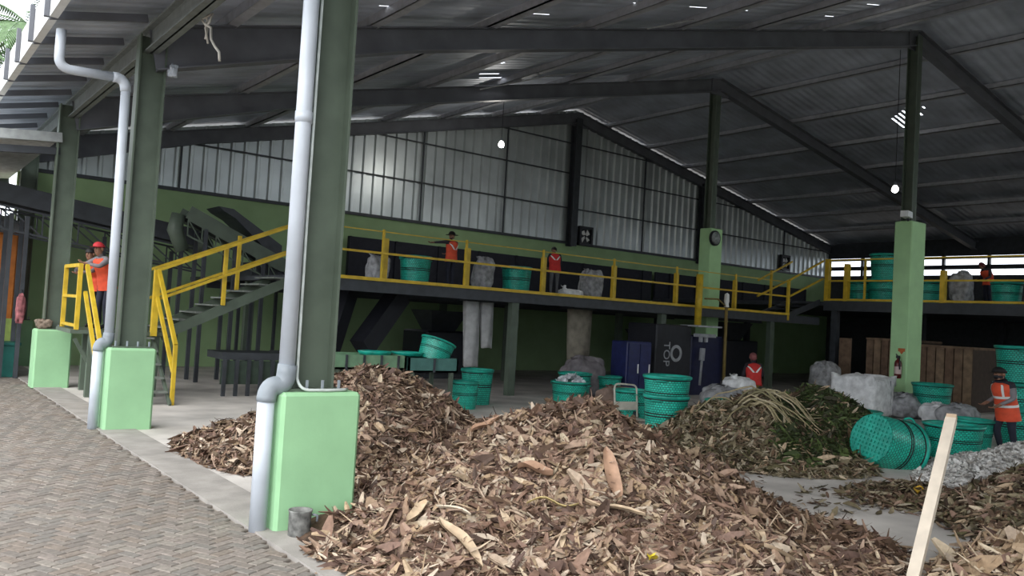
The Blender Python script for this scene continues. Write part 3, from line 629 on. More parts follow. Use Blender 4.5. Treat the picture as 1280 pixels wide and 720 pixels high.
for x, y in ((6.2, 13.7), (10.6, 13.7), (15.2, 13.75), (19.6, 13.75), (6.2, 17), (8.4, 17.5), (13, 17), (17, 17), (8.4, 20.1), (13, 20.1)):
    b = MB(); b.bbox(x-.09, x+.09, y-.07, y+.07, 0, 2.06); b.build('post', M_ST, t)
for y in (15.5, 17.3, 19):
    b = MB(); b.bbox(5.95, 21.6, y-.04, y+.04, 1.9, 2.06); b.build('joist', M_DK, t)
t = thing('mezzanine', 'higher dark mezzanine with yellow rails along the right side of the hall', 'mezzanine', (22, 8, 0))
b = MB(); b.bbox(21.8, 33.3, 2.0, 20.2, 2.5, 2.62); b.build('deck', M_DK, t)
b = MB(); b.bbox(21.74, 21.82, 2.0, 13.5, 2.36, 2.64); b.build('edge_beam', M_DK, t)
for z, w in ((2.68, .06), (3.22, .045), (3.82, .04)):
    b = MB(); b.bar((21.8, 2, z), (21.8, 13.45, z), w, w); b.build('rail', M_YE, t)
for y, z in ((13.45, 3.85), (12.85, 3.7), (10.17, 3.48), (5.5, 3.5)):
    b = MB(); b.bbox(21.75, 21.9, y-.06, y+.06, 2.62, z); b.build('rail_post', M_YE, t)
for y in (12.3, 7.9, 3.4):
    b = MB(); b.bbox(21.78, 21.83, y-.025, y+.025, 2.62, 3.84); b.build('thin_post', M_YE, t)
for x in (21.9, 27, 33):
    for y in (3, 7.5, 13.2, 20): b = MB(); b.bbox(x-.09, x+.09, y-.09, y+.09, 0, 2.5); b.build('post', M_DK, t)
t = thing('ramp_stair', 'short inclined stair with yellow rails linking the two mezzanines', 'staircase', (20.9, 14, 2.15))
for y in (13.66, 14.6):
    b = MB(); b.bar((20.15, y, 2.1), (21.8, y, 2.6), .04, .16); b.build('stringer', M_DK, t)
for k in range(4): b = MB(); b.bbox(20.25+k*.38, 20.6+k*.38, 13.68, 14.58, 2.2+k*.11, 2.23+k*.11); b.build('tread', M_DK, t)
for y in (13.58, 14.62):
    for z0, z1 in ((2.66, 3.28), (3.12, 3.8)): yr('rail', [(20.15, y, z0), (21.78, y, z1)], .045, t)
b = MB(); b.bbox(20.75, 20.81, 14.59, 14.65, 2.3, 3.45); b.build('rail_post', M_YE, t)
# dark panel on the mezzanine against the back wall
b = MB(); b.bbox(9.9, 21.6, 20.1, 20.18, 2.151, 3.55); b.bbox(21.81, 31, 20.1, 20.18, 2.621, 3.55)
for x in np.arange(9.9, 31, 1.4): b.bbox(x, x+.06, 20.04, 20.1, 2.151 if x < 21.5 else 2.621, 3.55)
tag(b.build('dark_panel', mat('dark_panel', (.02, .021, .03), .8)), 'long dark panel standing on the mezzanine under the green band', 'screen')

# ================================================================== BASKETS
def make_basket():
    t = thing('woven_basket', 'x', 'basket', (0, 0, 0), 'teal woven baskets'); r, h = .31, .56; rr = lambda z: r*(.86+.14*z/h)
    b = MB(); b.lathe([(rr(z), z) for z in np.linspace(.0, h, 9)], 40, uv=True); b.lathe([(rr(z)-.014, z) for z in np.linspace(h, .02, 5)], 40); b.lathe([(rr(0)-.014, .02), (0, .02)], 40); b.build('body', M_WEAVE, t, True) if False else None
    b.lathe([(0, .012), (rr(0), .012)], 40)
    b.build('body', M_WEAVE, t, True)
    b = MB(); R_ = rr(0)*.97
    for k in range(-5, 6):
        q = R_*k/5.5; L_ = math.sqrt(R_*R_-q*q); b.box((q, 0, .006), (.02, 2*L_, .012)); b.box((0, q, .006), (2*L_, .02, .012))
    b.build('base_lattice', M_TEAL, t)
    b = MB(); b.lathe([(rr(h)+.004, h-.035), (rr(h)+.02, h-.02), (rr(h)+.02, h+.008), (rr(h), h+.018), (rr(h)-.02, h+.008), (rr(h)-.018, h-.03)], 40); b.build('rim', M_TEAL, t, True)
    for z in (.29, .325):
        b = MB(); b.lathe([(rr(z)+.002, z-.009), (rr(z)+.008, z-.004), (rr(z)+.008, z+.004), (rr(z)+.002, z+.009)], 40); b.build('band', M_BAND, t, True)
    b = MB(); b.lathe([(rr(h)+.001, h-.055), (rr(h)+.007, h-.05), (rr(h)+.007, h-.042), (rr(h)+.001, h-.037)], 40); b.build('band', M_BAND, t, True)
    for s_ in (-1, 1):
        b = MB(); b.tube(arc((s_*(rr(h)+.01), -.07, h-.06), (s_*(rr(h)+.075), 0, h-.05), (s_*(rr(h)+.01), .07, h-.06), 8), .012, 6); b.build('handle', M_TEAL, t, True)
    return t
def tilt_to(d): return Vector((0, 0, 1)).rotation_difference(Vector(d).normalized()).to_euler()
BK = make_basket(); first = [True]
def basket(x, y, z, label, r=.31, h=.56, rz=0., tilt=None, group='teal woven baskets'):
    o = BK if first[0] else copy_tree(BK); first[0] = False
    o.location = Vector((x, y, z))*S; o.scale = (r/.31, r/.31, h/.56)
    o.rotation_euler = tilt or (0, 0, rz); o['label'] = label; o['group'] = group
    return o
basket(9.25, 8.2, 0, 'lower teal basket of the bright two-basket stack left of the middle heap', .32, .60, .3)
basket(9.25, 8.2, .33, 'upper teal basket nested in the bright stack left of the middle heap', .335, .55, .5)
basket(10.6, 10.15, 0, 'teal basket behind the cream hand cart', .34, .47, 1)
basket(10.65, 11.85, 0, 'teal basket heaped with white scraps, behind the front heap', .36, .46, 2)
basket(11.7, 12.9, 0, 'teal basket under the beige chute, behind the basket of white scraps', .34, .54, .7)
basket(12.85, 13.1, 0, 'small teal basket beside the navy cabinet', .3, .46, .1)
basket(8.88, 12.45, 0, 'tall teal basket under the white cloth chute', .29, .62, 1.5)
basket(8.2, 11.85, 0, 'dark teal basket in front of the one under the white chute', .24, .46, 1.2)
basket(7.5, 11.85, .80, 'teal basket lying tilted on top of the trough', .29, .36, tilt=(.12, .32, .4))
basket(9.95, 5.45, .36, 'teal basket tipped over on its side in front of the green waste', .36, .62, tilt=tilt_to(RR*.80+F*.42-Vector((0, 0, .30))))
basket(12.15, 5.45, 0, 'teal basket standing directly behind the white pole', .38, .46, .2)
basket(13.35, 5.75, 0, 'teal basket half hidden behind the legs of the man in orange', .33, .46, .9)
basket(14.9, 5.6, 0, 'teal basket cut by the right picture edge, behind the man in orange', .4, .6, .4)
basket(11.9, 6.75, .0, 'teal basket with pale rim behind the tipped basket', .34, .5, 1.9)
basket(17.6, 8.35, .22, 'dark teal basket standing on sacks beside the right wooden crate', .38, .52, .5)
basket(17.4, 6.6, .25, 'lower basket of the tall stack at the right edge', .44, .66, .1)
basket(17.4, 6.6, .95, 'upper basket of the tall stack at the right edge', .44, .66, .5)
basket(10.7, 8.3, 0, 'teal basket peeking out behind the bright stack', .28, .5, .5)
basket(8.65, 14.5, 2.15, 'teal basket on the mezzanine left of the man with raised arm', .32, .58, 0, group='teal baskets on the mezzanines')
basket(11.25, 14.5, 2.15, 'teal basket on the mezzanine left of the man in red', .33, .58, .4, group='teal baskets on the mezzanines')
basket(22.7, 12.95, 2.62, 'teal basket at the left end of the higher mezzanine', .36, .62, .4, group='teal baskets on the mezzanines')
basket(22.7, 12.2, 2.62, 'lower basket of the tall teal stack on the higher mezzanine', .44, .68, .4, group='teal baskets on the mezzanines')
basket(22.7, 12.2, 3.32, 'upper basket of the tall teal stack on the higher mezzanine', .42, .7, .4, group='teal baskets on the mezzanines')
basket(22.7, 10.95, 2.62, 'teal basket on the higher mezzanine just right of the bright green column', .36, .62, .4, group='teal baskets on the mezzanines')
basket(22.7, 9.0, 2.62, 'teal basket on the higher mezzanine below the hooded worker', .36, .6, .4, group='teal baskets on the mezzanines')
basket(22.7, 8.15, 2.62, 'teal basket on the higher mezzanine at the right picture edge', .36, .6, .8, group='teal baskets on the mezzanines')
# white scraps heaped in a basket
hW = lambda x, y: np.where((x-10.65)**2+(y-11.85)**2 < .33**2, .46+.16*np.clip(1-((x-10.6)**2+(y-11.85)**2)/.1, 0, 1), -.05)
rg = np.random.default_rng(5); b = MB()
for k in range(90):
    a, r = rg.uniform(0, 6.28), .27*math.sqrt(rg.uniform(0, 1)); c = Vector((10.65+r*math.cos(a), 11.85+r*math.sin(a), .44+.13*(1-r/.27)+rg.uniform(0, .05))); u = Vector(rg.normal(0, 1, 3)).normalized(); v = u.orthogonal().normalized(); w_ = u.cross(v); s_ = rg.uniform(.04, .09)
    b.add([c-v*s_, c+w_*s_*.7+u*.02, c+v*s_, c-w_*s_*.7+u*.03, c+u*.04], [(0, 1, 4), (1, 2, 4), (2, 3, 4), (3, 0, 4)])
tag(b.build('plastic_scraps', mat('white_plastic', (.7, .72, .75), .5)), 'white plastic scraps heaped in a teal basket', 'plastic scraps', kind='stuff')

# ================================================================== SACKS AND CHUTES
def sack(label, c, d, m, seed, cat='sack', ears=False, group='sacks of the hall'):
    t = thing('bulk_bag' if ears else 'sack', label, cat, (c[0], c[1], c[2]-d[2]/2), group)
    blob('bag_body', m, c, d, seed, t, 24, .06 if ears else .13, .35 if ears else .6, .3 if ears else .7)
    if ears:
        for sx, sy in ((-1, -1), (1, -1), (1, 1), (-1, 1)):
            x, y, z = c[0]+sx*d[0]*.36, c[1]+sy*d[1]*.36, c[2]+d[2]*.40
            b = MB(); b.loft([[(x+dx*k+sx*o, y+dy*k+sy*o, z+h_) for dx, dy in ((-.1, -.1), (.1, -.1), (.1, .1), (-.1, .1))] for k, o, h_ in ((1, 0, -.1), (.8, .02, .03), (.45, .06, .10), (.2, .09, .12))]); b.build('corner_ear', m, t, True)
        b = MB(); 
        for k in (-.25, .2): b.tube([(c[0]+d[0]*k-.0, c[1]-d[1]*.49, c[2]-d[2]*.45), (c[0]+d[0]*k, c[1]-d[1]*.51, c[2]), (c[0]+d[0]*k, c[1]-d[1]*.49, c[2]+d[2]*.42)], .012, 5)
        b.build('seam', M_GREYBAG, t, True)
    else:
        b = MB(); x, y, z = c[0]-d[0]*.28, c[1]-d[1]*.1, c[2]+d[2]*.40; r = min(d[0], d[1])*.16
        b.loft([[(x-.06*u+r*w_*math.cos(a)*(1+.2*math.sin(4*a+seed)), y+r*w_*math.sin(a)*(1+.2*math.sin(5*a)), z+.09*u+.02*math.sin(3*a)*u) for a in [2*math.pi*k/16 for k in range(16)]] for u, w_ in ((0, 1.3), (.4, .7), (.7, .5), (1, .95))]); b.build('tied_neck', m, t, True)
    return t
sack('white bulk bag with pointed corners right of the green waste heap', (16.6, 9.3, .40), (1.1, .95, .86), M_WHITE, 1, 'bag', True)
sack('lumpy grey sack at the foot of the bright green column', (17.35, 8.75, .24), (.9, .7, .5), M_GREYBAG, 2)
sack('pale grey sack right of the bright green column, on the floor', (17.0, 7.9, .18), (.8, .6, .4), M_WHITE, 3)
sack('grey sack under the dark teal basket', (17.7, 8.3, .11), (1.0, .8, .24), M_GREYBAG, 4)
sack('crumpled grey sack between the pole and the wooden crate', (16.6, 7.35, .22), (.75, .6, .44), M_GREYBAG, 14)
sack('grey sack on the floor behind the middle heap, left of the sitting worker', (13.5, 10.4, .25), (1.2, .8, .52), M_GREYBAG, 5)
sack('small pale sack lying on the grey sack behind the middle heap', (13.7, 10.3, .56), (.6, .5, .26), M_WHITE, 6)
sack('grey sack leaning left of the wooden crates', (20.0, 12.3, .45), (.8, .6, .95), M_GREYBAG, 7)
sack('brown sack beside the cream hand cart', (11.3, 11.2, .2), (.9, .6, .42), mat('brown_sack', (.22, .15, .12), .85, var=.2, bump=.3), 8)
sack('large grey sack in front of the navy cabinet', (12.4, 13.4, .4), (1.0, .6, .85), mat('mauve_grey_sack', (.20, .18, .19), .85, var=.2, bump=.3), 9)
sack('patterned pale sack on the mezzanine next to the man with raised arm', (10.35, 14.5, 2.5), (.42, .4, .7), M_GREYBAG, 10, group='sacks on the mezzanines')
sack('pale sack on the mezzanine at its left end', (7.85, 14.6, 2.42), (.42, .4, .5), M_GREYBAG, 11, group='sacks on the mezzanines')
sack('flat white sack at the feet of the man in red', (12.7, 14.35, 2.25), (.6, .4, .2), M_WHITE, 12, group='sacks on the mezzanines')
sack('tall pale sack standing on the higher mezzanine', (22.5, 10.0, 3.05), (.55, .5, .86), M_GREYBAG, 13, group='sacks on the mezzanines')
sack('grey patterned sack on the mezzanine right of the man in red', (13.5, 14.5, 2.5), (.55, .45, .7), M_GREYBAG, 15, group='sacks on the mezzanines')
def chute(label, x, y, z0, z1, r0, r1, m, seed, second=None):
    t = thing('cloth_chute', label, 'chute', (x, y, z0), 'cloth chutes under the mezzanine')
    def leg(xc, zb, ra, rb):
        b = MB(); rings = []
        for i in range(15):
            u = i/14; z = z1+(zb-z1)*u; r = ra+(rb-ra)*u; rings.append([(xc+.05*u+r*1.0*math.cos(a)*(1+.10*math.sin(5*a+seed+u*2)), y+r*.6*math.sin(a)*(1+.14*math.sin(4*a+u*3)), z+.015*math.sin(3*a)*u) for a in [2*math.pi*k/28 for k in range(28)]])
        b.loft(rings); return b
    leg(x, z0, r0, r1).build('cloth_sleeve', m, t, True)
    if second: leg(x+second[0], second[1], second[2], second[3]).build('cloth_sleeve', m, t, True)
    b = MB(); b.bbox(x-r0*1.1, x+r0*1.1+(second[0] if second else 0), y-r0*.7, y+r0*.7, z1-.01, z1+.13); b.build('hopper_mouth', M_DK, t)
chute('pale twin cloth chute hanging from the mezzanine into a basket', 9.95, 14.3, .55, 1.92, .2, .17, M_CLOTH, 1, (.38, .95, .18, .13))
chute('stained beige cloth chute hanging from the mezzanine', 13.45, 14.8, .55, 1.92, .36, .3, M_CLOTH2, 4)
# ================================================================== CRATES
def crate(label, x0, x1, y0, y1, h, seed):
    t = thing('wooden_crate', label, 'crate', ((x0+x1)/2, (y0+y1)/2, 0), 'slatted wooden crates'); rg = random.Random(seed)
    n = int((y1-y0)/.19)
    for k in range(n):
        ya = y0+k*(y1-y0)/n; b = MB(); b.bbox(x0-.03, x0, ya+.012, ya+(y1-y0)/n-.012, .02, h-rg.uniform(0, .04)); b.build('slat', M_WOODS[k % 3], t)
    b = MB(); b.bbox(x0, x1, y0, y0+.03, .0, h-.03); b.bbox(x0, x1, y1-.03, y1, 0, h-.03); b.bbox(x1-.03, x1, y0, y1, 0, h-.03); b.build('panel', mat('dark_board', (.07, .05, .038), .85), t)
    b = MB(); b.bbox(x0-.04, x1, y0-.03, y0+.04, h-.03, h+.03); b.bbox(x0-.05, x0+.02, y0, y1, h-.03, h+.03); b.build('top_rail', M_WOODS[1], t)
M_WOODS = [mat('crate_slat_a', (.25, .17, .11), .8, var=.2, scale=5), mat('crate_slat_b', (.20, .13, .085), .8, var=.2, scale=5), mat('crate_slat_c', (.17, .105, .07), .8, var=.2, scale=5)]
crate('slatted wooden crate right of the bright green column', 20.6, 23.0, 8.85, 10.35, 1.52, 1)
crate('slatted wooden crate left of the bright green column', 21.5, 23.5, 10.95, 12.0, 1.62, 2)
b = MB(); b.bbox(21.4, 21.44, 12.4, 12.75, 0, 1.6); tag(b.build('loose_board', M_WOODS[1]), 'loose upright board left of the wooden crates', 'board')

# ================================================================== MACHINES
def ribbed_trough(label, x0, x1, y, z0, z1, m, ribs, legs):
    t = thing('trough', label, 'trough', ((x0+x1)/2, y, 0), 'sorting troughs'); d = .7
    b = MB(); b.bbox(x0, x1, y, y+.03, z0, z1); b.bbox(x0, x1, y+d, y+d+.03, z0, z1); b.bbox(x0, x0+.03, y, y+d, z0, z1); b.bbox(x1-.03, x1, y, y+d, z0, z1); b.bbox(x0, x1, y, y+d, z0, z0+.03); b.build('trough_body', m, t)
    for k in range(ribs):
        x = x0+(x1-x0)*(k+.5)/ribs; b = MB(); b.bbox(x-.015, x+.015, y-.03, y, z0, z1); b.build('rib', M_DK, t)
    for k in range(legs):
        x = x0+.1+(x1-x0-.2)*k/(legs-1)
        for yy in (y+.05, y+d-.05): b = MB(); b.bbox(x-.03, x+.03, yy-.03, yy+.03, 0, z0); b.build('leg', M_ST, t)
ribbed_trough('pale green ribbed trough behind the brown leaf heap', 5.0, 6.8, 11.5, .68, .90, mat('trough_green', (.17, .30, .18), .6), 6, 4)
ribbed_trough('grey teal trough at the right end of the pale green trough', 6.85, 7.8, 11.5, .64, .87, mat('trough_teal', (.07, .18, .16), .6), 1, 2)
for x in (6.5, 7.12): 
    b = MB(); b.lathe([(0, 0), (.25, .01), (.27, .05), (.28, .07), (.26, .07), (.24, .03), (0, .02)], 24, (x, 12.0, .87)); tag(b.build('basket_lid', M_TEAL, smooth=True), 'flat teal lid lying on the trough, %s one' % ('left' if x < 6.8 else 'right'), 'lid')
for (x0, x1, y, lab) in ((4.75, 5.9, 14.6, 'dark work bench under the stair, left one'), (6.0, 7.3, 14.9, 'dark work bench beside the stair foot, behind the nearest column')):
    t = thing('work_bench', lab, 'bench', ((x0+x1)/2, y, 0)); b = MB(); b.bbox(x0, x1, y-.5, y+.3, .62, .74); b.build('bench_top', M_DK, t)
    b = MB(); b.bbox(x0, x1, y-.48, y-.45, .2, .6); b.build('front_panel', mat('bench_green', (.05, .075, .055), .6), t)
    for k in range(6): x = x0+.05+(x1-x0-.1)*k/5; b = MB(); b.bbox(x-.03, x+.03, y-.53, y-.48, 0, .62); b.build('leg', M_DK, t)
t = thing('cabinet', 'navy blue metal cabinet under the mezzanine', 'cabinet', (13.6, 13.1, 0))
b = MB(); b.cbox(13.2, 13.98, 12.9, 13.4, .0, 1.25, .02); b.build('body', M_NAVY, t)
for x0, x1 in ((13.24, 13.58), (13.6, 13.94)): b = MB(); b.bbox(x0, x1, 12.875, 12.9, .1, 1.2); d = b.build('door', M_NAVY, t); b = MB(); b.bbox(x1-.06, x1-.03, 12.86, 12.875, .55, .75); b.build('handle', M_REFL, d)
t = thing('press_machine', 'dark navy press machine with white ring emblem and lettering', 'machine', (15.6, 13.2, 0))
b = MB(); b.cbox(14.5, 15.75, 13.25, 14.2, 0, 1.68, .03); b.build('housing', M_BLACKISH, t)
b = MB(); b.cbox(15.8, 17.0, 13.3, 14.2, 0, 1.45, .03); b.build('side_housing', mat('deep_navy', (.015, .018, .06), .45), t)
b = MB(); c = Vector((15.2, 13.235, 1.0))
for k in range(24):
    a0, a1 = 2*math.pi*k/24, 2*math.pi*(k+1)/24
    b.add([c+Vector((math.cos(a)*r, y, math.sin(a)*r)) for a in (a0, a1) for r in (.13, .2) for y in (0, .015)], [(0, 2, 6, 4), (1, 5, 7, 3), (2, 3, 7, 6), (0, 4, 5, 1)])
b.build('ring_emblem', mat('emblem_white', (.35, .36, .38), .5), t)
cu = bpy.data.curves.new('lettering', 'FONT'); cu.body = 'TOP'; cu.size = .30*S; cu.extrude = .006; cu.align_x = 'CENTER'; cu.align_y = 'CENTER'
tmp = bpy.data.objects.new('lettering_tmp', cu); COL.objects.link(tmp); dg = bpy.context.evaluated_depsgraph_get(); me = bpy.data.meshes.new_from_object(tmp.evaluated_get(dg)); bpy.data.objects.remove(tmp, do_unlink=True)
o = bpy.data.objects.new('lettering', me); COL.objects.link(o); o.parent = t; me.materials.clear(); me.materials.append(MATS['emblem_white'])
o.matrix_local = Matrix.Translation(Vector((14.86, 13.24, .98))*S - t.location) @ Matrix.Rotation(math.pi/2, 4, 'X') @ Matrix.Rotation(-math.pi/2, 4, 'Z')
b = MB(); b.bbox(15.6, 16.5, 12.95, 13.5, 1.66, 1.70); b.build('white_plate', mat('plate_grey', (.42, .43, .45), .5), t)
b = MB(); b.bbox(15.75, 16.35, 13.0, 13.2, 1.42, 1.5); b.tube([(15.9, 13.1, 1.3), (15.9, 13.1, 1.45)], .05, 10); b.tube([(16.1, 13.1, 1.3), (16.1, 13.1, 1.45)], .05, 10); b.build('cylinder_block', mat('plate_grey2', (.35, .36, .38), .5), t)
b = MB(); b.tube([(16.0, 13.15, .25), (16.05, 13.15, 1.05)], .03, 8); b.tube([(16.03, 13.15, .85), (16.05, 13.15, 1.15)], .07, 10); b.build('ram', MATS['plate_grey2'], t, True)
b = MB(); b.tube([(16.0, 13.3, 1.70), (16.0, 13.3, 2.95)], .085, 16); b.build('yellow_stack_pipe', M_YE, t, True)
t = thing('tap_post', 'thin yellowish standpipe with a white cap and bent arm', 'standpipe', (16.95, 13.2, 0))
b = MB(); b.tube([(16.98, 13.2, 0), (16.95, 13.2, 2.25)], .04, 8); b.tube([(16.95, 13.2, 2.2), (16.6, 13.2, 2.38), (16.1, 13.2, 2.36)], .022, 6); b.build('pipe', mat('ochre_pipe', (.24, .17, .05), .6), t, True)
b = MB(); b.lathe([(0, .36), (.06, .32), (.07, .15), (.05, .08), (.07, 0)], 10, (16.95, 13.2, 2.2)); b.build('cap', M_REFL, t, True)
for (x, y, w_, h_, lab) in ((22.6, 17, 2.0, 1.9, 'black machine block deep under the mezzanine, behind the sitting worker'), (18.6, 16.6, 1.6, 1.5, 'black machine block under the mezzanine, right of the press'), (11.6, 17.5, 1.4, 1.7, 'black machine block under the mezzanine, between the two cloth chutes')):
    t = thing('machine_block', lab, 'machine', (x, y, 0)); b = MB(); b.cbox(x-w_/2, x+w_/2, y, y+1.2, 0.12, h_*.7, .04); b.build('housing', M_BLACKISH, t)
    b = MB(); b.loft([[(x+sx*w_*k, y+.6+sy*.5*k2, z) for sx, sy in ((-1, -1), (1, -1), (1, 1), (-1, 1))] for k, k2, z in ((.25, .5, h_*.7), (.4, 1, h_))]); b.build('hopper', M_DK, t)
    b = MB(); b.bbox(x-w_/2, x+w_/2, y+.05, y+1.15, 0, .12); b.build('base', M_DK, t)
# slanting discharge chutes under the left of the mezzanine
for (xa, xb, lab) in ((8.2, 7.6, 'dark discharge chute slanting down under the mezzanine'), (7.0, 6.9, 'upright dark discharge duct under the mezzanine')):
    b = MB(); b.bar((xa+.4, 15.0, 1.95), (xb, 14.6, .85), .35, .4); tag(b.build('discharge_duct', M_BLACKISH), lab, 'duct')
t = thing('hand_cart', 'cream hand cart frame leaning upright behind the front heap', 'cart', (10.15, 9.9, 0))
b = MB(); b.tube([(9.93, 9.9, .05), (9.93, 9.95, .5)]+arc((9.93, 9.95, .5), (9.93, 9.96, .6), (10.02, 9.96, .6), 5)+arc((10.28, 9.9, .59), (10.38, 9.88, .59), (10.38, 9.87, .5), 5)+[(10.38, 9.83, .05)], .016, 8); b.build('frame', mat('cream_paint', (.55, .53, .45), .5), t, True)
b = MB(); b.box((10.15, 9.885, .24), (.46, .02, .14), -.16); b.build('cross_panel', MATS['cream_paint'], t)
b = MB(); b.box((10.15, 9.72, .03), (.46, .3, .02), -.16); b.build('toe_plate', MATS['cream_paint'], t)
for x, y in ((9.9, 9.98), (10.4, 9.9)): b = MB(); b.tube([(x-.02, y, .07), (x+.02, y-.005, .07)], .07, 14); b.build('wheel', M_BLACKISH, t, True)
t = thing('wooden_pole', 'pale unpainted wooden pole leaning at the lower right', 'pole', (5.62, 2.76, 0))
b = MB(); p, q = Vector((5.60, 2.74, -.02)), Vector((6.6, 2.98, 1.0)); b.bar(p, q, .075, .06)
b.build('pole_shaft', mat('pale_wood', (.74, .64, .52), .6, var=.08, scale=6), t)
b = MB(); d = (q-p).normalized(); b.bar(q, q+d*.04, .07, .05); b.build('cut_end', mat('cut_wood', (.62, .46, .31), .7), t)['label'] = 'rough cut end of the pole'
# ================================================================== CONVEYORS AND LEFT BACKGROUND
def lattice(b, p, q, h, n, t_=.035):
    p, q = Vector(p), Vector(q); dz = Vector((0, 0, h)); b.bar(p, q, t_, t_); b.bar(p-dz, q-dz, t_, t_)
    for k in range(n):
        a, c = p.lerp(q, k/n), p.lerp(q, (k+1)/n); b.bar(a, c-dz if k % 2 else c-dz, t_*.7, t_*.7); b.bar(a, a-dz, t_*.7, t_*.7)
t = thing('conveyor', 'long dark belt conveyor sloping down behind the left columns', 'conveyor', (3, 17.8, 0))
b = MB()
for y in (17.45, 18.15): b.bar((-1.2, y, 3.75), (5.4, y, 2.85), .05, .34)
b.build('side_plate', M_DK, t)
b = MB(); b.bar((-1.2, 17.8, 3.68), (5.4, 17.8, 2.78), .66, .05); b.build('belt', M_BLACKISH, t)
b = MB(); lattice(b, (-1.2, 17.45, 3.5), (5.4, 17.45, 2.62), .42, 11); lattice(b, (-1.2, 18.15, 3.5), (5.4, 18.15, 2.62), .42, 11); b.build('truss', M_DK, t)
for x in (1.9, 2.15, 3.6, 4.9):
    for y in (17.45, 18.15): b = MB(); b.bbox(x-.035, x+.035, y-.035, y+.035, 0, 3.1-(x-1)*.13); b.build('leg', M_DK, t)
b = MB(); b.tube([(5.35, 17.4, 2.75), (5.35, 18.2, 2.75)], .17, 18); b.build('end_roller', M_ST, t, True)
t = thing('conveyor', 'steep dark feed conveyor with lattice side above the staircase', 'conveyor', (5.7, 16.9, 0))
b = MB()
for y in (16.6, 17.2): b.bar((4.75, y, 3.3), (6.9, y, 2.36), .04, .26)
b.build('side_plate', M_ST, t)
b = MB(); b.bar((4.75, 16.9, 3.22), (6.9, 16.9, 2.28), .56, .04); b.build('belt', M_BLACKISH, t)
b = MB(); lattice(b, (4.75, 16.6, 3.15), (6.7, 16.6, 2.3), .3, 7, .03); b.build('truss', M_ST, t)
for x in (5.1, 5.7, 6.3):
    for y in (16.6, 17.2): b = MB(); b.bbox(x-.035, x+.035, y-.035, y+.035, 0, 3.0-(x-5.1)*.44); b.build('leg', M_DK, t)
b = MB(); b.tube([(4.6, 16.75, 3.25), (4.55, 16.75, 2.95), (4.72, 16.75, 2.55)], [.13, .15, .13], 14); b.build('guard', M_ST, t, True)
t = thing('feed_hopper', 'dark slanted hopper plate above the upper stair flight', 'hopper', (6, 17, 2.3))
b = MB(); b.loft([[(5.35, 16.7, 3.5), (5.35, 17.5, 3.5), (5.45, 17.5, 3.42), (5.45, 16.7, 3.42)], [(5.65, 16.7, 3.48), (5.65, 17.5, 3.48), (5.7, 17.5, 3.3), (5.7, 16.7, 3.3)], [(6.75, 16.8, 2.85), (6.75, 17.4, 2.85), (6.75, 17.4, 2.45), (6.75, 16.8, 2.45)]]); b.build('plate', M_DK, t)
b = MB(); b.bbox(6.1, 7.0, 16.7, 17.5, 2.15, 2.45); b.build('outlet', M_DK, t)
for x, y in ((6.15, 16.75), (6.95, 16.75), (6.15, 17.45), (6.95, 17.45)): b = MB(); b.bbox(x-.03, x+.03, y-.03, y+.03, 0, 2.15); b.build('leg', M_DK, t)
# loader / truck at the left picture edge, bins, posts
t = thing('truck', 'orange truck body cut by the left picture edge', 'truck', (1.2, 19.3, 0))
b = MB(); b.cbox(.2, 2.2, 18.55, 20.05, 1.0, 2.7, .06); b.build('cargo_body', mat('orange_paint', (.45, .14, .02), .5), t)
b = MB(); b.loft([[(.15, 18.5, 2.7), (2.25, 18.5, 2.7), (2.25, 20.08, 2.7), (.15, 20.08, 2.7)], [(.3, 18.6, 3.0), (2.4, 18.55, 2.85), (2.3, 20.0, 2.95), (.3, 20.0, 3.05)], [(.8, 19.3, 3.3), (1.5, 19.3, 3.2), (1.5, 20.1, 3.2), (.8, 20.1, 3.3)]]); b.build('tarpaulin', M_GREYBAG, t, True)
b = MB(); b.cbox(.3, 2.1, 18.6, 20.0, .55, 1.0, .04); b.build('chassis', M_BLACKISH, t)
for x in (.45, 1.95):
    for y in (18.95, 19.65): b = MB(); b.tube([(x-.13, y, .4), (x+.13, y, .4)], .4, 22); wv = b.build('wheel', M_BLACKISH, t, True); b = MB(); b.tube([(x-.14, y, .4), (x+.14, y, .4)], .18, 14); b.build('hub', M_PVG, wv, True)
t = thing('skip_bin', 'dark teal bin at the left picture edge, left of the third column', 'bin', (1.9, 18.0, 0))
b = MB(); b.cbox(.9, 2.2, 17.6, 18.4, 0, .6, .03); b.build('bin_body', mat('dull_teal', (.01, .12, .10), .5), t); b = MB(); b.bbox(.87, 2.23, 17.57, 18.43, .58, .63); b.build('lip', MATS["dull_teal"], t)
b = MB(); b.bbox(.9, 2.2, 18.2, 18.25, .63, 1.05); tag(b.build('green_board', mat('olive_board', (.25, .33, .08), .7)), 'yellow green board standing behind the dark teal bin', 'board')
t = thing('pink_cloth', 'faded pink cloth hanging beside the dark posts at far left', 'cloth', (2.1, 17.3, .9))
blob('cloth_fold', mat('faded_pink', (.40, .14, .15), .85, var=.3, scale=12), (2.12, 17.2, 1.25), (.14, .1, .5), 21, t, 10, .25)
b = MB(); b.tube([(2.12, 17.2, 1.46), (2.12, 17.24, 1.6), (2.15, 17.42, 1.6)], .01, 5); b.build('tie', M_BLACKISH, t)
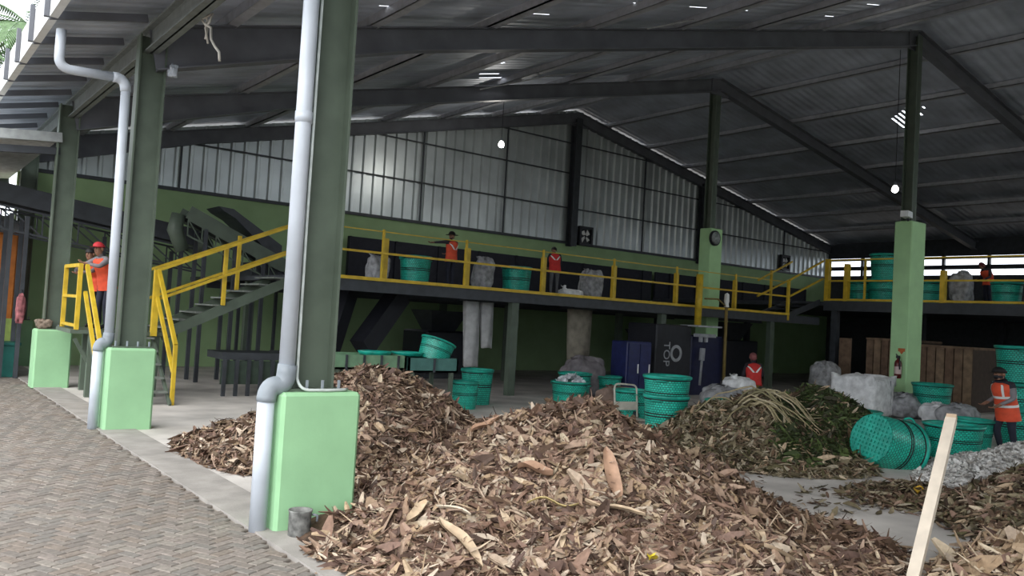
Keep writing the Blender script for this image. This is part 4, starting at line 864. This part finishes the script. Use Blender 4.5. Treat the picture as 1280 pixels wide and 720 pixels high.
# ================================================================== PEOPLE (built in metres)
def person(label, loc, heading, pose, top=M_SHIRT, bottom=M_TROU, sleeve=None, vest=M_ORANGE, hat=None, group=None, strips='bands', scale=1., vest_low=-.12, mask=False, bulk=1.):
    t = thing('person', label, 'person', loc, group)
    J = dict(pelvis=(0, 0, .90), spine=(0, 0, 1.08), chest=(0, 0, 1.27), neck=(0, 0, 1.41), jaw=(0, .03, 1.475), head=(0, .025, 1.555), crown=(0, .015, 1.62))
    for s_, n in ((1, 'R'), (-1, 'L')):
        J.update({'sh'+n: (.17*s_, 0, 1.36), 'el'+n: (.22*s_, -.02, 1.10), 'wr'+n: (.23*s_, .06, .87), 'hip'+n: (.09*s_, 0, .86), 'kn'+n: (.1*s_, .03, .47), 'an'+n: (.1*s_, -.01, .085), 'to'+n: (.115*s_, .14, .03)})
    J.update(pose)
    J = {k: Vector(v) for k, v in J.items()}
    rad = dict(pelvis=(.15, .115), spine=(.135, .105), chest=(.155, .115), neck=(.055, .055), jaw=(.062, .07), head=(.078, .092), crown=(.06, .07), sh=(.065, .065), el=(.045, .045), wr=(.03, .03), hip=(.088, .088), kn=(.06, .06), an=(.042, .042), to=(.036, .03))
    names = list(J); idx = {n: i for i, n in enumerate(names)}; V = [J[n] for n in names]; RD = [rad.get(n, rad.get(n[:-1])) for n in names]; tagm = []
    E_ = [('pelvis', 'spine'), ('spine', 'chest'), ('chest', 'neck'), ('neck', 'jaw'), ('jaw', 'head'), ('head', 'crown')]
    for n in 'RL': E_ += [('chest', 'sh'+n), ('sh'+n, 'el'+n), ('el'+n, 'wr'+n), ('pelvis', 'hip'+n), ('hip'+n, 'kn'+n), ('kn'+n, 'an'+n), ('an'+n, 'to'+n)]
    ed = [(idx[a], idx[b_]) for a, b_ in E_]
    fwd = Vector((0, 1, 0))
    hv = (J['crown']-J['neck']).normalized(); hf = (J['head']-J['neck']); fd = pose.get('face', None); fd = Vector(fd).normalized() if fd else Vector((0, 1, 0))
    def addv(p, r, par): V.append(Vector(p)); RD.append((r, r)); ed.append((par, len(V)-1)); return len(V)-1
    i = addv(J['head']+fd*.108-hv*.012, .014, idx['head'])
    side = fd.cross(hv).normalized()
    for n in 'RL':
        d = (J['wr'+n]-J['el'+n]).normalized(); sx = side if n == 'R' else -side
        ac = d.cross(Vector((0, 0, 1))); ac = ac.normalized() if ac.length > .1 else Vector((1, 0, 0))
        pn = d.cross(ac).normalized()
        palm = addv(J['wr'+n]+d*.07, .03, idx['wr'+n])
        for k, L in enumerate((.065, .078, .074, .055)):
            o_ = ac*((k-1.5)*.021); a_ = addv(V[palm]+d*.035+o_, .0105, palm); b_ = addv(V[a_]+d*L*.55-pn*.012+o_*.1, .0095, a_); addv(V[b_]+d*L*.35-pn*.03, .008, b_)
        a_ = addv(J['wr'+n]+d*.05-ac*.035, .012, idx['wr'+n]); addv(V[a_]+d*.035-ac*.02-pn*.01, .010, a_)
    me = bpy.data.meshes.new('body'); me.from_pydata([tuple(v) for v in V], ed, []); ob = bpy.data.objects.new('body_tmp', me); COL.objects.link(ob)
    sk = ob.modifiers.new('Skin', 'SKIN'); sk.use_smooth_shade = True
    for i, r in enumerate(RD): me.skin_vertices[0].data[i].radius = r; me.skin_vertices[0].data[i].use_root = False
    me.skin_vertices[0].data[0].use_root = True
    sb = ob.modifiers.new('Sub', 'SUBSURF'); sb.levels = 2; sb.render_levels = 2
    dg = bpy.context.evaluated_depsgraph_get(); m2 = bpy.data.meshes.new_from_object(ob.evaluated_get(dg)); bpy.data.objects.remove(ob, do_unlink=True); m2.name = 'body'
    body = bpy.data.objects.new('body', m2); COL.objects.link(body); body.parent = t
    m2.materials.clear()
    for m in (M_SKIN, top, sleeve or top, bottom, M_BOOT): m2.materials.append(m)
    segs = [(V[a], V[b_], a, b_) for a, b_ in ed]; cls = []
    nm = lambda i: names[i] if i < len(names) else 'x'
    for a, b_ in ed:
        A, B_ = nm(a), nm(b_)
        c = 0
        if A in ('pelvis', 'spine', 'chest') and B_ in ('spine', 'chest'): c = 1
        elif B_[:2] == 'sh' : c = 1
        elif B_ == 'neck': c = 1
        elif A[:2] in ('sh', 'el') : c = 2
        elif B_[:3] == 'hip' or A[:3] == 'hip' or B_[:2] == 'an': c = 3
        elif A[:2] == 'an': c = 4
        cls.append(c)
    P = np.array([p.center[:] for p in m2.polygons]); best = np.full(len(P), 1e9); lab = np.zeros(len(P), int)
    for (a, b_, _, _), c in zip(segs, cls):
        a, b_ = np.array(a), np.array(b_); ab = b_-a; u = np.clip(((P-a)@ab)/max(1e-9, ab@ab), 0, 1); d = np.linalg.norm(P-(a+u[:, None]*ab), axis=1)
        d = d - (.03 if c in (1, 3) else 0); w_ = d < best; best[w_] = d[w_]; lab[w_] = c
    m2.polygons.foreach_set('material_index', lab.tolist()); m2.polygons.foreach_set('use_smooth', [True]*len(P))
    # clothes: vest as a shell round the torso
    nodes = [J['pelvis']+(J['pelvis']-J['spine']).normalized()*(-vest_low), J['pelvis'], J['spine'], J['chest'], J['chest'].lerp(J['neck'], .62), J['chest'].lerp(J['neck'], .9)]
    ab = [(.205, .165), (.195, .15), (.18, .14), (.205, .15), (.19, .125), (.085, .09)]
    def ring(u, ex=0.):
        u = max(0, min(len(nodes)-1.001, u)); i = int(u); f = u-i; c = nodes[i].lerp(nodes[i+1], f); A = ab[i][0]*(1-f)+ab[i+1][0]*f+ex; B_ = ab[i][1]*(1-f)+ab[i+1][1]*f+ex
        d = (nodes[min(i+1, len(nodes)-1)]-nodes[i]).normalized(); sx = (J['shR']-J['shL']); sx = (sx-d*sx.dot(d)).normalized(); fy = d.cross(sx)
        return lambda a: c+sx*A*math.cos(a)+fy*B_*math.sin(a)
    def shell(us, ex, a0=0, a1=2*math.pi, n=28):
        b = MB(); rows = []
        for u in us: f = ring(u, ex); rows.append([f(a0+(a1-a0)*k/n) for k in range(n if a1-a0 > 6.2 else n+1)])
        if a1-a0 > 6.2: b.loft(rows, caps=False)
        else:
            m_ = n+1; b.add([p for r in rows for p in r], [(i*m_+k, i*m_+k+1, (i+1)*m_+k+1, (i+1)*m_+k) for i in range(len(rows)-1) for k in range(n)])
        return b
    def put(b, name, m, smooth=True, par=None):
        me = bpy.data.meshes.new(name); me.from_pydata([tuple(v) for v in b.v], [], b.f); me.materials.append(m); me.polygons.foreach_set('use_smooth', [smooth]*len(me.polygons))
        o = bpy.data.objects.new(name, me); COL.objects.link(o); o.parent = par or t; return o
    if vest:
        vo = put(shell(np.linspace(0, 5, 16), 0), 'vest', vest)
        if strips == 'bands':
            for u in (1.25, 2.2): put(shell([u-.13, u+.13], .006), 'reflective_band', M_REFL, par=vo)
            for a in (.9, 2.2, 4.1, 5.3): put(shell(np.linspace(2.3, 4.3, 6), .006, a-.1, a+.1, 2), 'reflective_strap', M_REFL, par=vo)
        else:
            for s_ in (-1, 1):
                b = MB(); pts = []
                for k in range(6): u = 2.3+k*.22; a = 1.5*math.pi+s_*(.15+.16*k); pts.append((u, a))
                rows = [[ring(u, .008)(a-.13), ring(u, .008)(a+.13)] for u, a in pts]; b.add([p for r in rows for p in r], [(2*i, 2*i+1, 2*i+3, 2*i+2) for i in range(5)]); put(b, 'reflective_strap', M_REFL, par=vo)
    # head: ears, eyes, mouth, hair or cap
    hc = J['head']; up = hv
    def ell(c, ax, m, name, lo=-1, n=12):
        b = MB(); rows = []
        for i in range(n+1):
            z = max(lo, -math.cos(math.pi*i/n)); r = math.sqrt(max(0, 1-z*z)); rows.append([c+side*ax[0]*r*math.cos(f)+fd*ax[1]*r*math.sin(f)+up*ax[2]*z for f in [2*math.pi*k/18 for k in range(18)]])
        b.loft(rows); return put(b, name, m)
    for s_ in (-1, 1):
        ell(hc+side*.085*s_-fd*.005, (.014, .025, .035), M_SKIN, 'ear', n=6); ell(hc+side*.032*s_+fd*.088+up*.012, (.012, .008, .008), M_HAIR, 'eye', n=6)
    ell(hc+fd*.083-up*.052, (.026, .01, .007), mat('lips', (.18, .06, .05), .6), 'mouth', n=6)
    if mask: ell(hc+fd*.035-up*.055, (.075, .075, .055), M_BLACKISH, 'face_mask', n=8)
    kind, hm = hat or ('hair', M_HAIR)
    ell(hc+up*.025-fd*.012, (.094, .108, .105), M_HAIR if kind != 'hood' else hm, 'hair' if kind != 'hood' else 'hood', lo=.05 if kind != 'hood' else -.9)
    if kind in ('cap', 'hat'):
        ell(hc+up*.035-fd*.005, (.102, .116, .11), hm, 'cap', lo=.1)
        b = MB(); rows = []
        if kind == 'cap':
            for r in (.9, 1.7): rows.append([hc+up*(.048-.01*r)+side*.1*math.cos(a)*(1 if r < 1 else .95)+fd*(.115*r*math.sin(a)) for a in [math.pi*k/12 for k in range(13)]])
        else:
            for r in (.9, 1.75): rows.append([hc+up*(.05-.012*r)+side*.105*r*math.cos(a)+fd*.115*r*math.sin(a) for a in [2*math.pi*k/24 for k in range(25)]])
        m_ = len(rows[0]); b.add(rows[0]+rows[1], [(k, k+1, m_+k+1, m_+k) for k in range(m_-1)]); put(b, 'brim', hm)
    t.rotation_euler = (0, 0, heading); t.scale = (scale*bulk, scale*bulk, scale)
    return t
H = math.radians
# headings: 0 faces +Y (away from the yard end); the viewpoint lies towards -X,-Y
person('man in orange vest and black mask standing among teal baskets at right', (13.45, 5.28, 0), H(62), dict(spine=(0, .03, 1.08), chest=(0, .07, 1.26), neck=(0, .10, 1.40), jaw=(0, .14, 1.455), head=(0, .145, 1.535), crown=(0, .14, 1.60),
       shR=(.17, .07, 1.35), shL=(-.17, .07, 1.35), elR=(.21, .02, 1.09), elL=(-.21, .06, 1.09), wrR=(.16, .22, .98), wrL=(-.16, .26, .96), knR=(.11, .08, .47), knL=(-.1, -.02, .47), anL=(-.1, -.1, .085), toL=(-.115, .05, .03)), sleeve=M_GREYSH, hat=('cap', M_HAIR), mask=True, vest_low=-.24, bulk=1.22)
person('worker in orange vest and red cap leaning on the yellow landing rail', (2.95, 14.62, 1.04), H(118), dict(pelvis=(0, -.05, .90), spine=(0, .0, 1.08), chest=(0, .07, 1.26), neck=(0, .13, 1.40), jaw=(0, .18, 1.46), head=(0, .18, 1.54), crown=(0, .17, 1.605), hipR=(.09, -.05, .86), hipL=(-.09, -.05, .86),
       shR=(.17, .1, 1.34), shL=(-.17, .1, 1.34), elR=(.24, .32, 1.2), elL=(-.22, .32, 1.2), wrR=(.02, .46, 1.20), wrL=(-.02, .43, 1.24)), top=M_GREYSH, sleeve=M_GREYSH, hat=('cap', mat('red_cap', (.5, .03, .04), .7)), strips='none', scale=1.08)
person('worker with dark hair behind the red cap on the landing', (2.95, 15.12, 1.04), H(125), dict(pelvis=(0, -.05, .9), chest=(0, .12, 1.22), neck=(0, .2, 1.34), jaw=(0, .25, 1.4), head=(0, .25, 1.48), crown=(0, .24, 1.545), shR=(.17, .14, 1.3), shL=(-.17, .14, 1.3),
       elR=(.22, .36, 1.15), elL=(-.2, .36, 1.14), wrR=(.05, .50, 1.09), wrL=(-.05, .48, 1.10)), top=M_SHIRT, sleeve=M_GREYSH, strips='none', scale=1.06)
person('worker in orange vest and dark hat on the mezzanine, arm stretched to the left', (9.5, 14.5, 2.15), H(10), dict(shL=(-.17, 0, 1.36), elL=(-.40, .05, 1.33), wrL=(-.62, .12, 1.30), elR=(.2, .1, 1.1), wrR=(.12, .3, 1.05)), hat=('hat', M_HAIR), strips='v', scale=.92)
person('worker in red vest with pale V straps on the mezzanine', (12.35, 14.5, 2.15), H(-25), dict(spine=(0, .04, 1.08), chest=(0, .1, 1.26), neck=(0, .16, 1.38), jaw=(0, .22, 1.43), head=(0, .22, 1.51), crown=(0, .21, 1.57), shR=(.17, .1, 1.34), shL=(-.17, .1, 1.34), elL=(-.23, .14, 1.1), wrL=(-.15, .32, .98), elR=(.23, .14, 1.1), wrR=(.15, .32, .98)), vest=M_RED, bottom=M_GTROU, strips='v', scale=.93)
person('worker in orange vest and red hood on the higher mezzanine', (23.9, 9.95, 2.62), H(60), dict(chest=(0, .1, 1.2), neck=(0, .18, 1.3), jaw=(0, .24, 1.35), head=(0, .25, 1.42), crown=(0, .25, 1.48), shR=(.17, .1, 1.28), shL=(-.17, .1, 1.28), wrR=(.2, .3, .95), wrL=(-.2, .3, .95), elR=(.22, .1, 1.05), elL=(-.22, .1, 1.05)), hat=('hood', mat('maroon_hood', (.12, .01, .02), .8)), strips='none', scale=1.05)
person('worker in red vest and hood seated behind the middle heap', (16.0, 11.6, .0), H(-40), dict(pelvis=(0, 0, .48), spine=(0, .03, .66), chest=(0, .08, .84), neck=(0, .12, .97), jaw=(0, .16, 1.03), head=(0, .17, 1.11), crown=(0, .17, 1.17), hipR=(.09, .03, .46), hipL=(-.09, .03, .46), knR=(.14, .42, .5), knL=(-.14, .42, .5), anR=(.13, .45, .085), anL=(-.13, .45, .085), toR=(.14, .6, .03), toL=(-.14, .6, .03),
       shR=(.17, .08, .92), shL=(-.17, .08, .92), elR=(.24, .12, .68), elL=(-.24, .12, .68), wrR=(.14, .34, .6), wrL=(-.14, .34, .6)), vest=M_RED, hat=('hood', mat('dusty_hood', (.25, .08, .08), .8)), bottom=mat('mustard_trousers', (.35, .22, .04), .8), strips='v', vest_low=-.05, scale=1.2)
t = thing('work_stool', 'low wooden stool under the seated worker', 'stool', (16.0, 11.6, 0)); b = MB(); b.bbox(15.85, 16.15, 11.45, 11.75, .27, .32); b.build('seat', M_WOOD, t)
for sx in (-.12, .12):
    for sy in (-.12, .12): b = MB(); b.bbox(16+sx-.02, 16+sx+.02, 11.6+sy-.02, 11.6+sy+.02, 0, .27); b.build('leg', M_WOOD, t)

# ================================================================== PALMS OUTSIDE
def palm(x, y, h, label, seed):
    t = thing('palm_tree', label, 'palm tree', (x, y, 0), 'palms beyond the roof edge'); rg = random.Random(seed)
    b = MB(); b.tube([(x+.3*math.sin(i*.3), y, h*i/10) for i in range(11)], [.22-.008*i for i in range(11)], 12); b.build('trunk', mat('palm_bark', (.16, .13, .10), .9, bump=.4), t, True)
    tx = x+.3*math.sin(3)
    for k in range(16):
        a = 2*math.pi*k/16+rg.uniform(-.2, .2); el = rg.uniform(-.2, 1.0); L = rg.uniform(2.2, 3.0); b = MB(); pts = []
        for i in range(9):
            u = i/8; r = L*u*math.cos(el*.7); pts.append(Vector((tx+math.cos(a)*r, y+math.sin(a)*r, h+L*u*math.sin(el)-1.5*u*u)))
        b.tube(pts, [.03-.003*i for i in range(9)], 5)
        for i in range(1, 32):
            u = i/32*8; j = min(7, int(u)); p = pts[j].lerp(pts[j+1], u-j); d = (pts[j+1]-pts[j]).normalized(); sd = d.cross(Vector((0, 0, 1))).normalized()
            for s_ in (-1, 1):
                q = p+sd*s_*.55*(1-abs(i/32-.4))+d*.25+Vector((0, 0, -.22)); n_ = d*.03
                b.add([p-n_, p+n_, q+n_*.3, p.lerp(q, .5)-n_*1.3+Vector((0, 0, .03))], [(0, 1, 2, 3)])
        b.build('frond', mat('palm_green', (.12, .20, .09), .6, var=.2), t)
palm(3.3, 30, 9.9, 'palm tree standing beyond the gutter at the top left', 1)
palm(1.6, 27, 7.2, 'lower palm tree at the left picture edge', 2)
